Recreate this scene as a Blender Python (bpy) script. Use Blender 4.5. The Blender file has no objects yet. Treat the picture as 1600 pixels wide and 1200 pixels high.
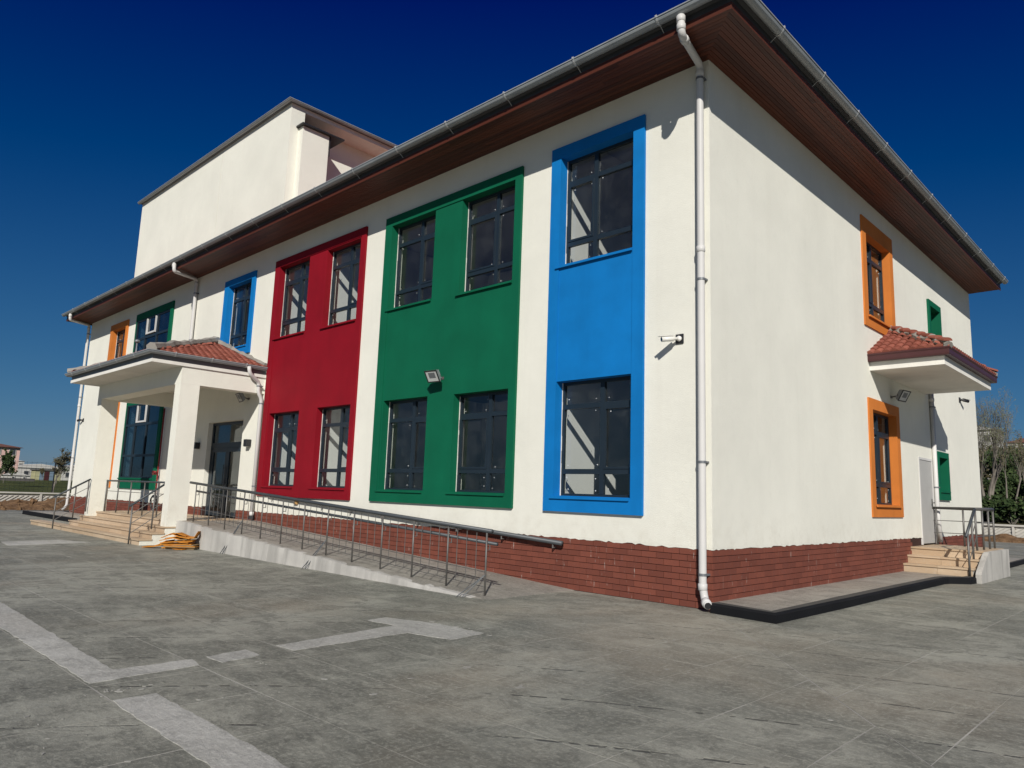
import bpy, bmesh, math, random
from mathutils import Vector, Matrix
random.seed(7)
sc = bpy.context.scene
COL = sc.collection
R = math.radians

# ------------------------------------------------------------------ camera, sky, sun, exposure
cam_d = bpy.data.cameras.new('camera'); cam = bpy.data.objects.new('camera', cam_d); COL.objects.link(cam)
cam.location = (5.579, -10.155, 1.6)
cam.rotation_euler = (R(98.718), R(-1.949), R(43.831))
cam_d.sensor_width = 36; cam_d.lens = 1132.04 * 36 / 1600; cam_d.clip_start = .05; cam_d.clip_end = 3000
sc.camera = cam

SUN = Vector((1.04, -1.205, 1.0)).normalized()
w = bpy.data.worlds.new('World'); sc.world = w; w.use_nodes = True
nt = w.node_tree; nt.nodes.clear()
sky = nt.nodes.new('ShaderNodeTexSky'); sky.sky_type = 'NISHITA'; sky.sun_disc = False
sky.sun_elevation = math.asin(SUN.z); sky.sun_rotation = math.atan2(SUN.x, SUN.y)
sky.altitude = 900; sky.air_density = 1.0; sky.dust_density = .25; sky.ozone_density = 3.5
# the phone's rendering of the sky: deeper and more saturated, one response for the whole sky
def wm(op, x, y):
    n = nt.nodes.new('ShaderNodeMath'); n.operation = op
    for i, v in enumerate((x, y)):
        if hasattr(v, 'is_linked'): nt.links.new(v, n.inputs[i])
        else: n.inputs[i].default_value = v
    return n.outputs[0]
sep = nt.nodes.new('ShaderNodeSeparateColor'); cmb = nt.nodes.new('ShaderNodeCombineColor'); nt.links.new(sky.outputs[0], sep.inputs[0])
for i, (off, gain, comp) in enumerate(((.050, .46, .0), (.052, 1.13, 2.3), (.042, 1.75, 2.6))):
    q = wm('MAXIMUM', wm('SUBTRACT', wm('MULTIPLY', sep.outputs[i], .044), off), 0)
    q = wm('DIVIDE', wm('MULTIPLY', q, gain), wm('ADD', wm('MULTIPLY', q, comp), 1))
    nt.links.new(wm('MULTIPLY', q, 10), cmb.inputs[i])
bg = nt.nodes.new('ShaderNodeBackground'); bg.inputs['Strength'].default_value = .1
wo = nt.nodes.new('ShaderNodeOutputWorld')
nt.links.new(cmb.outputs[0], bg.inputs['Color']); nt.links.new(bg.outputs[0], wo.inputs['Surface'])
sun_d = bpy.data.lights.new('sun', 'SUN'); sun_d.energy = 4.9; sun_d.angle = R(.53); sun_d.color = (1, .955, .885)
sun = bpy.data.objects.new('sun', sun_d); COL.objects.link(sun)
sun.rotation_euler = SUN.to_track_quat('Z', 'Y').to_euler(); sun.location = (20, -30, 30)
sc.view_settings.view_transform = 'Standard'; sc.view_settings.look = 'None'
sc.view_settings.exposure = 0; sc.view_settings.gamma = 1; sc.view_settings.use_curve_mapping = False

# ------------------------------------------------------------------ materials
class N:
    def __init__(s, name):
        s.m = bpy.data.materials.new(name); s.m.use_nodes = True; s.t = s.m.node_tree
        s.b = s.t.nodes['Principled BSDF']; s.out = s.t.nodes['Material Output']
        s.pos = None
    def n(s, typ, **kw):
        x = s.t.nodes.new('ShaderNode' + typ)
        for k, v in kw.items(): setattr(x, k, v)
        return x
    def l(s, a, b): s.t.links.new(a, b)
    def P(s, scale=(1, 1, 1), rotz=0):
        if s.pos is None: s.pos = s.n('NewGeometry').outputs['Position']
        mp = s.n('Mapping'); mp.inputs['Scale'].default_value = scale; mp.inputs['Rotation'].default_value = (0, 0, rotz)
        s.l(s.pos, mp.inputs['Vector']); return mp.outputs[0]
    def noise(s, scale, detail=4, rough=.55, vec=None, dist=0):
        x = s.n('TexNoise'); x.inputs['Scale'].default_value = scale; x.inputs['Detail'].default_value = detail
        x.inputs['Roughness'].default_value = rough; x.inputs['Distortion'].default_value = dist
        s.l(vec if vec is not None else s.P(), x.inputs['Vector']); return x.outputs['Fac']
    def ramp(s, f, a, b, ca=(0, 0, 0, 1), cb=(1, 1, 1, 1)):
        x = s.n('ValToRGB'); x.color_ramp.elements[0].position = a; x.color_ramp.elements[1].position = b
        x.color_ramp.elements[0].color = ca; x.color_ramp.elements[1].color = cb
        s.l(f, x.inputs[0]); return x.outputs[0]
    def mix(s, f, a, b, typ='MIX'):
        x = s.n('Mix', data_type='RGBA', blend_type=typ)
        for i, v in ((0, f), (6, a), (7, b)):
            if hasattr(v, 'is_linked'): s.l(v, x.inputs[i])
            else: x.inputs[i].default_value = v if i == 0 else (*v, 1) if len(v) == 3 else v
        return x.outputs[2]
    def math(s, op, a, b=0, c=None):
        x = s.n('Math', operation=op)
        for sock, v in zip(x.inputs, (a, b, c)):
            if v is None: continue
            if hasattr(v, 'is_linked'): s.l(v, sock)
            else: sock.default_value = v
        return x.outputs[0]
    def rnd(s):
        a = s.n('ObjectInfo').outputs['Random']; b = s.n('NewGeometry').outputs['Random Per Island']
        return s.math('FRACT', s.math('ADD', a, b))
    def bump(s, h, strength=.3, dist=.01):
        x = s.n('Bump'); x.inputs['Strength'].default_value = strength; x.inputs['Distance'].default_value = dist
        s.l(h, x.inputs['Height']); s.l(x.outputs[0], s.b.inputs['Normal'])
    def col(s, c):
        if hasattr(c, 'is_linked'): s.l(c, s.b.inputs['Base Color'])
        else: s.b.inputs['Base Color'].default_value = (*c, 1)
    def set(s, rough=.7, metal=0, spec=.5):
        s.b.inputs['Roughness'].default_value = rough; s.b.inputs['Metallic'].default_value = metal
        s.b.inputs['Specular IOR Level'].default_value = spec; return s.m

def tint(c, k): return tuple(min(1, x * k) for x in c)
def painted(name, c, rough=.75, var=.10, bump=.35, streak=.06, bscale=90):
    s = N(name); f = s.noise(.9, 6, .6); g = s.noise(1, 5, .6, s.P((2.2, 2.2, .22)))
    k = s.mix(s.ramp(f, .3, .72), tint(c, 1 - var), tint(c, 1 + var * .5))
    k = s.mix(s.math('MULTIPLY', s.ramp(g, .5, .75), streak * 4), k, tint(c, .72))
    s.col(k); s.bump(s.noise(bscale, 3, .6), bump, .008); return s.set(rough, 0, .18)
def plain(name, c, rough=.5, metal=0, var=.08, spec=.5, sc_=3):
    s = N(name); f = s.noise(sc_, 4); s.col(s.mix(s.ramp(f, .3, .7), tint(c, 1 - var), tint(c, 1 + var)))
    return s.set(rough, metal, spec)

M = {}
# cream stucco with faint trowel clouds, dirt streaks and rough-cast relief
s = N('stucco'); c = (.77, .76, .672)
k = s.mix(s.ramp(s.noise(.55, 7, .62), .32, .7), tint(c, .90), c)
k = s.mix(s.math('MULTIPLY', s.ramp(s.noise(1, 6, .65, s.P((3, 3, .16))), .54, .82), .2), k, (.58, .56, .48))
k = s.mix(s.math('MULTIPLY', s.ramp(s.noise(6, 5, .7), .56, .78), .22), k, (.60, .59, .52))
zsep = s.n('SeparateXYZ'); s.l(s.P(), zsep.inputs[0])
splash = s.n('MapRange'); splash.inputs[1].default_value = 1.5; splash.inputs[2].default_value = .75; s.l(zsep.outputs[2], splash.inputs[0])
k = s.mix(s.math('MULTIPLY', splash.outputs[0], s.math('MULTIPLY', s.ramp(s.noise(3, 6, .7), .45, .7), .4)), k, (.50, .46, .37))
s.col(k); h = s.math('ADD', s.noise(70, 4, .65), s.math('MULTIPLY', s.noise(5, 4, .6), .8)); s.bump(h, .55, .012); M['stucco'] = s.set(.9, 0, .2)
M['plaster_white'] = painted('plaster_white', (.72, .70, .64), .9, .12, .4, .1, 60)
M['blue'] = painted('blue_paint', (.003, .165, .47), .66, .17, .4, .09)
M['green'] = painted('green_paint', (.002, .106, .052), .66, .17, .4, .09)
M['red'] = painted('red_paint', (.225, .0045, .0125), .66, .17, .4, .09)
M['orange'] = painted('orange_paint', (.58, .185, .036), .66, .17, .4, .09)
# brick: colour per brick, white lime runs
s = N('brick'); r = s.rnd()
k = s.mix(s.ramp(r, 0, 1), (.140, .042, .027), (.190, .057, .036))
k = s.mix(s.math('MULTIPLY', s.ramp(s.noise(9, 5, .7), .45, .7), .4), k, (.13, .045, .036))
drip = s.math('MULTIPLY', s.ramp(s.noise(1, 4, .7, s.P((26, 26, 3.2))), .63, .69), s.ramp(s.noise(1.3, 3), .47, .58))
k = s.mix(s.math('MULTIPLY', drip, .75), k, (.50, .45, .40))
s.col(k); s.bump(s.noise(120, 4, .7), .4, .004); M['brick'] = s.set(.8, 0, .3)
M['mortar'] = painted('mortar', (.05, .026, .022), .95, .2, .4, .1)
# wood planks
s = N('wood'); r = s.rnd()
g = s.noise(1, 6, .65, s.P((.9, 42, 42))); g2 = s.noise(1, 6, .65, s.P((42, .9, 42)))
nx = s.n('ObjectInfo').outputs['Object Index']
gg = s.mix(nx, g, g2)
k = s.mix(s.ramp(r, 0, 1), (.045, .009, .004), (.122, .029, .012))
k = s.mix(s.ramp(gg, .4, .7), k, s.mix(.5, k, (.08, .022, .010)))
s.col(k); M['wood'] = s.set(.55, 0, .4)
M['pvc_grey'] = plain('pvc_grey', (.27, .29, .30), .38, 0, .10)
M['pvc_white'] = painted('pvc_white', (.58, .57, .55), .4, .08, .02, .12)
M['fascia_dark'] = plain('fascia_dark', (.05, .052, .056), .5, .2, .1)
M['galv'] = plain('galvanised', (.17, .18, .19), .5, .3, .1)
M['steel_white'] = plain('bracket_steel', (.45, .46, .46), .4, .3, .08)
M['maroon'] = plain('maroon_gutter', (.060, .017, .018), .4, 0, .08)
M['black'] = plain('black_plastic', (.018, .018, .02), .45)
M['black_paint'] = painted('black_kerb', (.008, .0085, .010), .75, .3, .4, .1, 40)
M['kerb_top_grey'] = painted('kerb_top_grey', (.075, .073, .068), .9, .3, .4, .2, 30)  # paler grey for the top face of the kerb
M['frame'] = plain('window_frame', (.013, .022, .031), .42, 0, .08)
M['steel'] = plain('railing_steel', (.13, .125, .117), .5, .35, .15)
M['rail_dark'] = plain('rail_dark', (.05, .058, .064), .5, .1, .1)
M['door_grey'] = plain('door_grey', (.40, .395, .375), .5, .0, .04)
M['cam_white'] = plain('camera_white', (.70, .69, .64), .35, 0, .03)
M['lens'] = plain('lens', (.03, .03, .03), .1)
M['lamp_glass'] = plain('lamp_face', (.55, .56, .54), .25)
M['valve_red'] = plain('valve_red', (.20, .015, .015), .45)
M['dot'] = plain('foam_dot', (.6, .61, .61), .8)
M['interior'] = painted('interior_paint', (.66, .64, .60), .9, .05, .1, .02)
M['interior_floor'] = plain('interior_floor', (.22, .20, .18), .6)
# glass
s = N('glass'); s.t.nodes.remove(s.b)
tr = s.n('BsdfTransparent'); tr.inputs[0].default_value = (.93, .95, .95, 1)
gl = s.n('BsdfGlossy'); gl.inputs['Roughness'].default_value = .015; gl.inputs[0].default_value = (.85, .9, .95, 1)
ge = s.n('NewGeometry'); dp = s.n('VectorMath', operation='DOT_PRODUCT'); s.l(ge.outputs['Normal'], dp.inputs[0]); s.l(ge.outputs['Incoming'], dp.inputs[1])
wv = s.n('Bump'); wv.inputs['Strength'].default_value = .05; wv.inputs['Distance'].default_value = .02
s.l(s.noise(1.6, 2), wv.inputs['Height']); s.l(wv.outputs[0], gl.inputs['Normal'])
f = s.math('ADD', s.math('MULTIPLY', s.math('POWER', s.math('SUBTRACT', 1, s.math('ABSOLUTE', dp.outputs['Value'])), 5), .94), .045)
dust = s.n('BsdfDiffuse'); dust.inputs[0].default_value = (.4, .42, .42, 1)
mx = s.n('MixShader'); s.l(f, mx.inputs[0]); s.l(tr.outputs[0], mx.inputs[1]); s.l(gl.outputs[0], mx.inputs[2])
mx2 = s.n('MixShader'); s.l(s.math('MULTIPLY', s.ramp(s.noise(2.2, 6, .7), .45, .8), .03), mx2.inputs[0]); s.l(mx.outputs[0], mx2.inputs[1]); s.l(dust.outputs[0], mx2.inputs[2])
s.l(mx2.outputs[0], s.out.inputs['Surface']); M['glass'] = s.m
M['glass_tinted'] = s.m.copy(); M['glass_tinted'].name = 'glass_tinted'
for n_ in M['glass_tinted'].node_tree.nodes:
    if n_.type == 'BSDF_TRANSPARENT': n_.inputs[0].default_value = (.42, .52, .58, 1)
# stone steps
s = N('travertine'); r = s.rnd()
k = s.mix(s.ramp(r, 0, 1), (.42, .31, .20), (.55, .43, .30))
k = s.mix(s.ramp(s.noise(1, 6, .7, s.P((2, 2, 9))), .4, .7), k, s.mix(.45, k, (.35, .24, .15)))
k = s.mix(s.math('MULTIPLY', s.ramp(s.noise(12, 5, .7), .55, .75), .5), k, (.50, .46, .40))
s.col(k); s.bump(s.noise(40, 4, .7), .15, .004); M['stone'] = s.set(.5, 0, .4)
# roof tiles
s = N('roof_tile'); r = s.rnd()
k = s.mix(s.ramp(r, 0, 1), (.19, .055, .036), (.31, .10, .068))
k = s.mix(s.math('MULTIPLY', s.ramp(s.noise(7, 5, .7), .45, .7), .45), k, (.20, .075, .055))
s.col(k); s.bump(s.noise(80, 3), .3, .005); M['tile'] = s.set(.8, 0, .3)
M['ridge_mortar'] = painted('ridge_mortar', (.30, .28, .25), .95, .4, .9, .3, 25)
M['splash'] = painted('cement_splash', (.30, .295, .27), .95, .3, .4, .2, 40)
M['cement'] = painted('cement_wall', (.46, .445, .41), .95, .25, .8, .5, 30)
M['precast'] = painted('precast_concrete', (.50, .48, .43), .9, .12, .4, .15, 50)
M['cardboard'] = painted('cardboard', (.46, .185, .028), .85, .35, .3, .2, 20)
M['cardboard_in'] = painted('cardboard_grey', (.23, .16, .085), .85, .25, .3, .1, 20)
M['tan'] = plain('tan_box', (.45, .27, .10), .7)
# concrete yard: grey, streaked, with scuffs and broken trowel arcs
def yard(name, dark, light, patch=False):
    s = N(name); P = s.P()
    big = s.noise(.42, 9, .72, None, .5); mid = s.noise(2.1, 9, .78, None, .6)
    stre = s.noise(1, 8, .78, s.P((1.3, 5.0, 1), R(44))); fine = s.noise(22, 6, .8); spk = s.noise(75, 3, .75)
    k = s.mix(s.ramp(big, .43, .58), dark, light)
    k = s.mix(s.math('MULTIPLY', s.ramp(mid, .48, .57), .6), k, tint(dark, .66))
    k = s.mix(s.math('MULTIPLY', s.ramp(stre, .51, .64), .45), k, tint(light, 1.32))
    k = s.mix(s.math('MULTIPLY', s.ramp(s.noise(1, 8, .78, s.P((4.6, 1.2, 1), R(38))), .53, .64), .30), k, tint(dark, .6))
    k = s.mix(s.math('MULTIPLY', s.ramp(s.noise(.17, 4, .6), .5, .62), .4), k, (light[0] * .95, light[1] * .78, light[2] * .66))
    scr = s.math('MULTIPLY', s.ramp(s.noise(1, 4, .6, s.P((2.4, 40, 1), R(33))), .63, .68), s.ramp(s.noise(1.7, 3), .48, .6))
    scr2 = s.math('MULTIPLY', s.ramp(s.noise(1, 4, .6, s.P((34, 2.6, 1), R(12))), .64, .69), s.ramp(s.noise(1.4, 3), .5, .6))
    k = s.mix(s.math('MULTIPLY', s.math('MAXIMUM', scr, scr2), .5), k, tint(light, 1.6))
    k = s.mix(s.math('MULTIPLY', s.ramp(fine, .50, .60), .55), k, tint(light, 1.25))
    k = s.mix(s.math('MULTIPLY', s.ramp(spk, .52, .62), .3), k, tint(dark, .45))
    rr = s.rnd(); k = s.mix(s.math('MULTIPLY', rr, .16), k, tint(dark, .7))
    h = s.math('ADD', s.math('ADD', s.math('MULTIPLY', fine, .6), stre), mid)
    if not patch:
        scuff = s.math('MULTIPLY', s.ramp(s.noise(5.5, 6, .66, None, 1.6), .655, .685), s.ramp(s.noise(.8, 2), .48, .58))
        k = s.mix(s.math('MULTIPLY', scuff, .6), k, (.36, .35, .32))
        # broken arcs left by the trowel blades
        wv = s.n('TexWave', wave_type='RINGS', rings_direction='Z', wave_profile='SIN'); wv.inputs['Scale'].default_value = .32
        wv.inputs['Distortion'].default_value = 1.6; wv.inputs['Detail'].default_value = 2; wv.inputs['Detail Scale'].default_value = .5
        mp = s.n('Mapping'); mp.inputs['Location'].default_value = (-7.5, 14.0, 0); s.l(s.pos, mp.inputs[0]); s.l(mp.outputs[0], wv.inputs[0])
        dash = s.math('MULTIPLY', s.ramp(wv.outputs['Fac'], .9955, .9995), s.ramp(s.noise(9, 2, .5), .47, .5))
        dash = s.math('MULTIPLY', dash, s.ramp(s.noise(.45, 2), .44, .52))
        k = s.mix(s.math('MULTIPLY', dash, .75), k, tint(dark, .25))
        h = s.math('SUBTRACT', h, dash)
    s.col(k); s.bump(h, .8, .016)
    rg = s.ramp(mid, .3, .8, (.48,) * 3 + (1,), (.78,) * 3 + (1,)); s.l(rg, s.b.inputs['Roughness'])
    s.b.inputs['Specular IOR Level'].default_value = .4; return s.m
M['yard'] = yard('yard_concrete', (.152, .154, .128), (.315, .313, .262))
M['patch'] = yard('patch_concrete', (.365, .36, .325), (.46, .455, .415), True)
M['apron'] = yard('apron_concrete', (.23, .215, .185), (.33, .31, .27), True)
M['joint'] = painted('joint_sand', (.36, .35, .32), .95, .3, .5, .1, 40)
# soil, grass, foliage
s = N('soil'); k = s.mix(s.ramp(s.noise(3, 7, .7), .35, .7), (.10, .058, .03), (.24, .15, .085)); s.col(k); s.bump(s.noise(8, 7, .75), .9, .08); M['soil'] = s.set(.95, 0, .1)
s = N('grass'); k = s.mix(s.ramp(s.noise(.25, 7, .65), .35, .65), (.030, .045, .014), (.075, .085, .03)); k = s.mix(s.ramp(s.noise(9, 5, .7), .45, .7), k, (.09, .095, .035)); s.col(k); s.bump(s.noise(14, 5, .7), .8, .08); M['grass'] = s.set(.95, 0, .1)
s = N('hill_scrub'); k = s.mix(s.ramp(s.noise(.3, 8, .7), .35, .65), (.024, .030, .010), (.085, .07, .034)); s.col(k); s.bump(s.noise(3, 7, .75), 1, .3); M['scrub'] = s.set(.95, 0, .1)
def leafm(name, a, b):
    s = N(name); s.col(s.mix(s.rnd(), a, b)); s.b.inputs['Subsurface Weight'].default_value = 0; return s.set(.7, 0, .2)
M['leaf'] = leafm('leaf_green', (.035, .06, .016), (.10, .12, .04))
M['leaf_spring'] = leafm('leaf_spring', (.09, .105, .05), (.16, .17, .09))
M['leaf_dark'] = leafm('leaf_dark', (.015, .032, .010), (.05, .075, .024))
M['leaf_dry'] = leafm('leaf_dry', (.05, .048, .02), (.13, .11, .06))
M['bark'] = plain('bark', (.17, .15, .125), .9, 0, .25)
M['twig'] = plain('twig', (.15, .135, .11), .9, 0, .2)
M['pink'] = painted('pink_render', (.62, .42, .37), .9, .08, .2)
M['roof_brown'] = plain('brown_roof', (.14, .06, .042), .8)
M['house_white'] = painted('house_white', (.50, .49, .455), .9, .1, .2)
M['house_dark'] = plain('house_window', (.045, .05, .055), .3)
M['dark_wall'] = painted('dark_wall', (.10, .095, .09), .9, .2)
M['panel_blue'] = plain('panel_blue', (.16, .22, .28), .4)
M['yellow'] = plain('pale_yellow', (.36, .35, .20), .8)

# ------------------------------------------------------------------ mesh helpers
class MB:
    def __init__(s): s.v = []; s.f = []
    def add(s, vs, fs):
        o = len(s.v); s.v += [tuple(p) for p in vs]; s.f += [tuple(i + o for i in q) for q in fs]; return s
    def box(s, x0, x1, y0, y1, z0, z1):
        return s.add([(x, y, z) for z in (z0, z1) for y in (y0, y1) for x in (x0, x1)],
                     [(0, 2, 3, 1), (4, 5, 7, 6), (0, 1, 5, 4), (2, 6, 7, 3), (0, 4, 6, 2), (1, 3, 7, 5)])
    def ext(s, poly, z0, z1):                     # polygon (x,y) or (x,y,zbottom?) extruded in z
        n = len(poly); return s.add([(p[0], p[1], z0) for p in poly] + [(p[0], p[1], z1) for p in poly],
            [tuple(range(n - 1, -1, -1)), tuple(range(n, 2 * n))] + [(i, (i + 1) % n, n + (i + 1) % n, n + i) for i in range(n)])
    def loft(s, a, b):                            # two point loops of equal length, capped
        n = len(a); return s.add(list(a) + list(b), [tuple(range(n - 1, -1, -1)), tuple(range(n, 2 * n))] + [(i, (i + 1) % n, n + (i + 1) % n, n + i) for i in range(n)])
    def tube(s, pts, r, n=8, cap=True):
        pts = [Vector(p) for p in pts]; rs = r if isinstance(r, (list, tuple)) else [r] * len(pts)
        t = (pts[1] - pts[0]).normalized(); up = Vector((0, 0, 1)) if abs(t.z) < .9 else Vector((1, 0, 0))
        u = t.cross(up).normalized(); rings = []
        for i, p in enumerate(pts):
            a = (pts[i] - pts[i - 1]).normalized() if i else t; b = (pts[i + 1] - pts[i]).normalized() if i < len(pts) - 1 else a
            t = (a + b).normalized() if (a + b).length > 1e-6 else a
            u = (u - t * u.dot(t)).normalized(); v = t.cross(u)
            k = 1 / max(.5, math.sqrt(max(0, (1 + a.dot(b)) / 2)))
            rings.append([p + (u * math.cos(2 * math.pi * j / n) + v * math.sin(2 * math.pi * j / n)) * rs[i] * (k if 0 < i < len(pts) - 1 else 1) for j in range(n)])
        vs = [p for q in rings for p in q]; fs = [(i * n + j, i * n + (j + 1) % n, (i + 1) * n + (j + 1) % n, (i + 1) * n + j) for i in range(len(pts) - 1) for j in range(n)]
        if cap: fs += [tuple(range(n - 1, -1, -1)), tuple(range((len(pts) - 1) * n, len(pts) * n))]
        return s.add(vs, fs)
    def build(s, name, mat, parent=None, smooth=False, bevel=0, fix=True):
        me = bpy.data.meshes.new(name); me.from_pydata(s.v, [], s.f); me.update()
        if fix:
            bm = bmesh.new(); bm.from_mesh(me); bmesh.ops.recalc_face_normals(bm, faces=bm.faces)
            if bevel: bmesh.ops.bevel(bm, geom=bm.edges[:], offset=bevel, segments=1, affect='EDGES')
            bm.to_mesh(me); bm.free()
        me.materials.append(M[mat] if isinstance(mat, str) else mat)
        if smooth: me.shade_auto_smooth(use_auto_smooth=True) if hasattr(me, 'shade_auto_smooth') else me.polygons.foreach_set('use_smooth', [True] * len(me.polygons))
        return place(name, me, parent)
def place(name, me, parent=None, loc=None):
    o = bpy.data.objects.new(name, me); COL.objects.link(o)
    if parent is not None:
        o.parent = parent
        if parent.type == 'EMPTY': o.matrix_parent_inverse = Matrix.Translation(-parent.location)
    if loc is not None: o.location = loc
    return o
def tag(o, label=None, cat=None, group=None, kind=None):
    if label: o['label'] = label
    if cat: o['category'] = cat
    if group: o['group'] = group
    if kind: o['kind'] = kind
    return o
def thing(name, loc, label, cat, group=None):
    o = bpy.data.objects.new(name, None); COL.objects.link(o); o.location = loc; o.empty_display_size = .3
    return tag(o, label, cat, group)
def soft(pts, r=.12, n=4):                        # round the corners of a polyline
    P = [Vector(p) for p in pts]; out = [P[0]]
    for i in range(1, len(P) - 1):
        a = (P[i - 1] - P[i]); b = (P[i + 1] - P[i]); d = min(r, a.length * .45, b.length * .45)
        A = P[i] + a.normalized() * d; B = P[i] + b.normalized() * d
        for k in range(n + 1):
            t = k / n; out.append(A * (1 - t) ** 2 + P[i] * 2 * t * (1 - t) + B * t * t)
    return out + [P[-1]]
front = lambda u, d, z: (u, d, z)                 # u along x, d into the wall (+y)
SX = .05                                          # plane of the side wall
side = lambda u, d, z: (SX - d, u, z)                 # u along y, d into the wall (-x)
def plate(mb, Mp, u0, u1, z0, z1, holes, d0, d1):
    us = sorted({u0, u1, *[h[i] for h in holes for i in (0, 1)]}); zs = sorted({z0, z1, *[h[i] for h in holes for i in (2, 3)]})
    us = [u for u in us if u0 <= u <= u1]; zs = [z for z in zs if z0 <= z <= z1]
    def solid(i, j):
        if not (0 <= i < len(us) - 1 and 0 <= j < len(zs) - 1): return False
        a, b = (us[i] + us[i + 1]) / 2, (zs[j] + zs[j + 1]) / 2
        return not any(h[0] < a < h[1] and h[2] < b < h[3] for h in holes)
    q = lambda *p: mb.add([Mp(*x) for x in p], [(0, 1, 2, 3)])
    for i in range(len(us) - 1):
        for j in range(len(zs) - 1):
            if not solid(i, j): continue
            a, b, c, d = us[i], us[i + 1], zs[j], zs[j + 1]
            q((a, d0, c), (b, d0, c), (b, d0, d), (a, d0, d)); q((a, d1, c), (a, d1, d), (b, d1, d), (b, d1, c))
            if not solid(i - 1, j): q((a, d0, c), (a, d0, d), (a, d1, d), (a, d1, c))
            if not solid(i + 1, j): q((b, d0, c), (b, d1, c), (b, d1, d), (b, d0, d))
            if not solid(i, j - 1): q((a, d0, c), (a, d1, c), (b, d1, c), (b, d0, c))
            if not solid(i, j + 1): q((a, d0, d), (b, d0, d), (b, d1, d), (a, d1, d))
    return mb
def mbox(mb, Mp, u0, u1, d0, d1, z0, z1):
    a, b = Mp(u0, d0, z0), Mp(u1, d1, z1)
    return mb.box(min(a[0], b[0]), max(a[0], b[0]), min(a[1], b[1]), max(a[1], b[1]), z0, z1)
def weld(mb_obj):
    bm = bmesh.new(); bm.from_mesh(mb_obj.data); bmesh.ops.remove_doubles(bm, verts=bm.verts, dist=1e-4); bmesh.ops.recalc_face_normals(bm, faces=bm.faces); bm.to_mesh(mb_obj.data); bm.free(); return mb_obj

# ------------------------------------------------------------------ terrain and yard
def sheet(name, xs, ys, zf, mat, kind='structure'):
    vs = [(x, y, zf(x, y)) for y in ys for x in xs]; n = len(xs)
    fs = [(j * n + i, j * n + i + 1, (j + 1) * n + i + 1, (j + 1) * n + i) for j in range(len(ys) - 1) for i in range(n - 1)]
    mb = MB(); mb.add(vs, fs); o = mb.build(name, mat, fix=False); tag(o, kind=kind); o.data.polygons.foreach_set('use_smooth', [True] * len(o.data.polygons)); return o
def fr_(a, b, n): return [a + (b - a) * i / n for i in range(n + 1)]
o = sheet('ground', fr_(-1500, 1500, 10), fr_(-1500, 1500, 10), lambda x, y: -.35, 'grass')
tag(o, 'dull green open ground stretching to the horizon', 'ground')
rn = random.Random(3)
hx = fr_(-60, 90, 60); hy = [38.6] + fr_(39.5, 170, 50)
hr = {}
def hz(x, y):
    t = max(0, y - 39); b = .45 + t * .105 if t < 80 else .45 + 8.4 + (t - 80) * .05
    return b + .5 * math.sin(x * .31 + y * .17) * min(1, t / 12) + .35 * math.sin(x * .83 - y * .4) * min(1, t / 10)
o = sheet('hillside', hx, hy, hz, 'scrub'); tag(o, 'dark scrubby hillside rising behind the far boundary wall', 'hillside')
def gz(x, y): t = -45.4 - x; return .32 + min(t, 60) * .0145 + max(0, t - 60) * .004 + .05 * math.sin(y * .6 + x * .3)
o = sheet('grass_field', [-45.4 - 4 * i for i in range(16)] + [-120, -150, -200, -300, -450][0:5], fr_(-120, 160, 70), gz, 'grass')
tag(o, 'low green field beyond the boundary wall', 'field')

yardo = MB().box(-45.0, 40, -40, 38, -.3, -.0022).build('yard', 'joint')
tag(yardo, 'grey concrete school yard with light joints and repaired strips', 'yard', kind='structure')
def clip(poly, a, b, c):                           # keep a*x+b*y<=c
    out = []
    for i in range(len(poly)):
        p, q = poly[i], poly[(i + 1) % len(poly)]; dp = a * p[0] + b * p[1] - c; dq = a * q[0] + b * q[1] - c
        if dp <= 0: out.append(p)
        if dp * dq < 0: t = dp / (dp - dq); out.append((p[0] + t * (q[0] - p[0]), p[1] + t * (q[1] - p[1])))
    return out
dx, dy = 3.1, -3.57                                # diagonal fall line leaving the corner
nl = math.hypot(dx, dy); na, nb = -dy / nl, dx / nl; nc = na * 1.07 + nb * -1.21
slabs = []
def slab(poly):
    g = random.choice((.0025, .0035, .005, .0065, .0085))      # some joints have opened wider than others
    if len(poly) < 3: return
    P = poly[:]
    for i in range(len(poly)):
        p, q = poly[i], poly[(i + 1) % len(poly)]; ex, ey = q[0] - p[0], q[1] - p[1]; L_ = math.hypot(ex, ey)
        if L_ < 1e-4: continue
        a, b = ey / L_, -ex / L_; P = clip(P, a, b, a * p[0] + b * p[1] - g)
    if len(P) < 3: return
    area = abs(sum(P[i][0] * P[(i + 1) % len(P)][1] - P[(i + 1) % len(P)][0] * P[i][1] for i in range(len(P)))) / 2
    if area < .002: return
    cx_, cy_ = sum(p[0] for p in P) / len(P), sum(p[1] for p in P) / len(P)
    vx, vy = cx_ - cam.location.x, cy_ - cam.location.y; fx, fy = -math.sin(cam.rotation_euler.z), math.cos(cam.rotation_euler.z)
    dist = math.hypot(vx, vy); ahead = (vx * fx + vy * fy) / max(dist, .1)
    slabs.append((dist + (0 if ahead > .70 else 60), P))
xj = [1.81 + .905 * i for i in range(-27, 13)]; xj = [-45, -38, -33, -28, -25] + [x for x in xj if x > -22.6]; xj += [17, 22, 30, 40]
yjL = [-40, -30, -22, -16, -13] + [-6.23 + .935 * i for i in range(-5, 7)] + [-.0]
for i in range(len(xj) - 1):
    for j in range(len(yjL) - 1):
        slab(clip([(xj[i], yjL[j]), (xj[i + 1], yjL[j]), (xj[i + 1], yjL[j + 1]), (xj[i], yjL[j + 1])], na, nb, nc))
xjR = [-45, -38.5, -33] + [1.08 + 1.02 * i for i in range(0, 10)] + [12, 14, 17, 21, 26, 32, 40]
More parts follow.
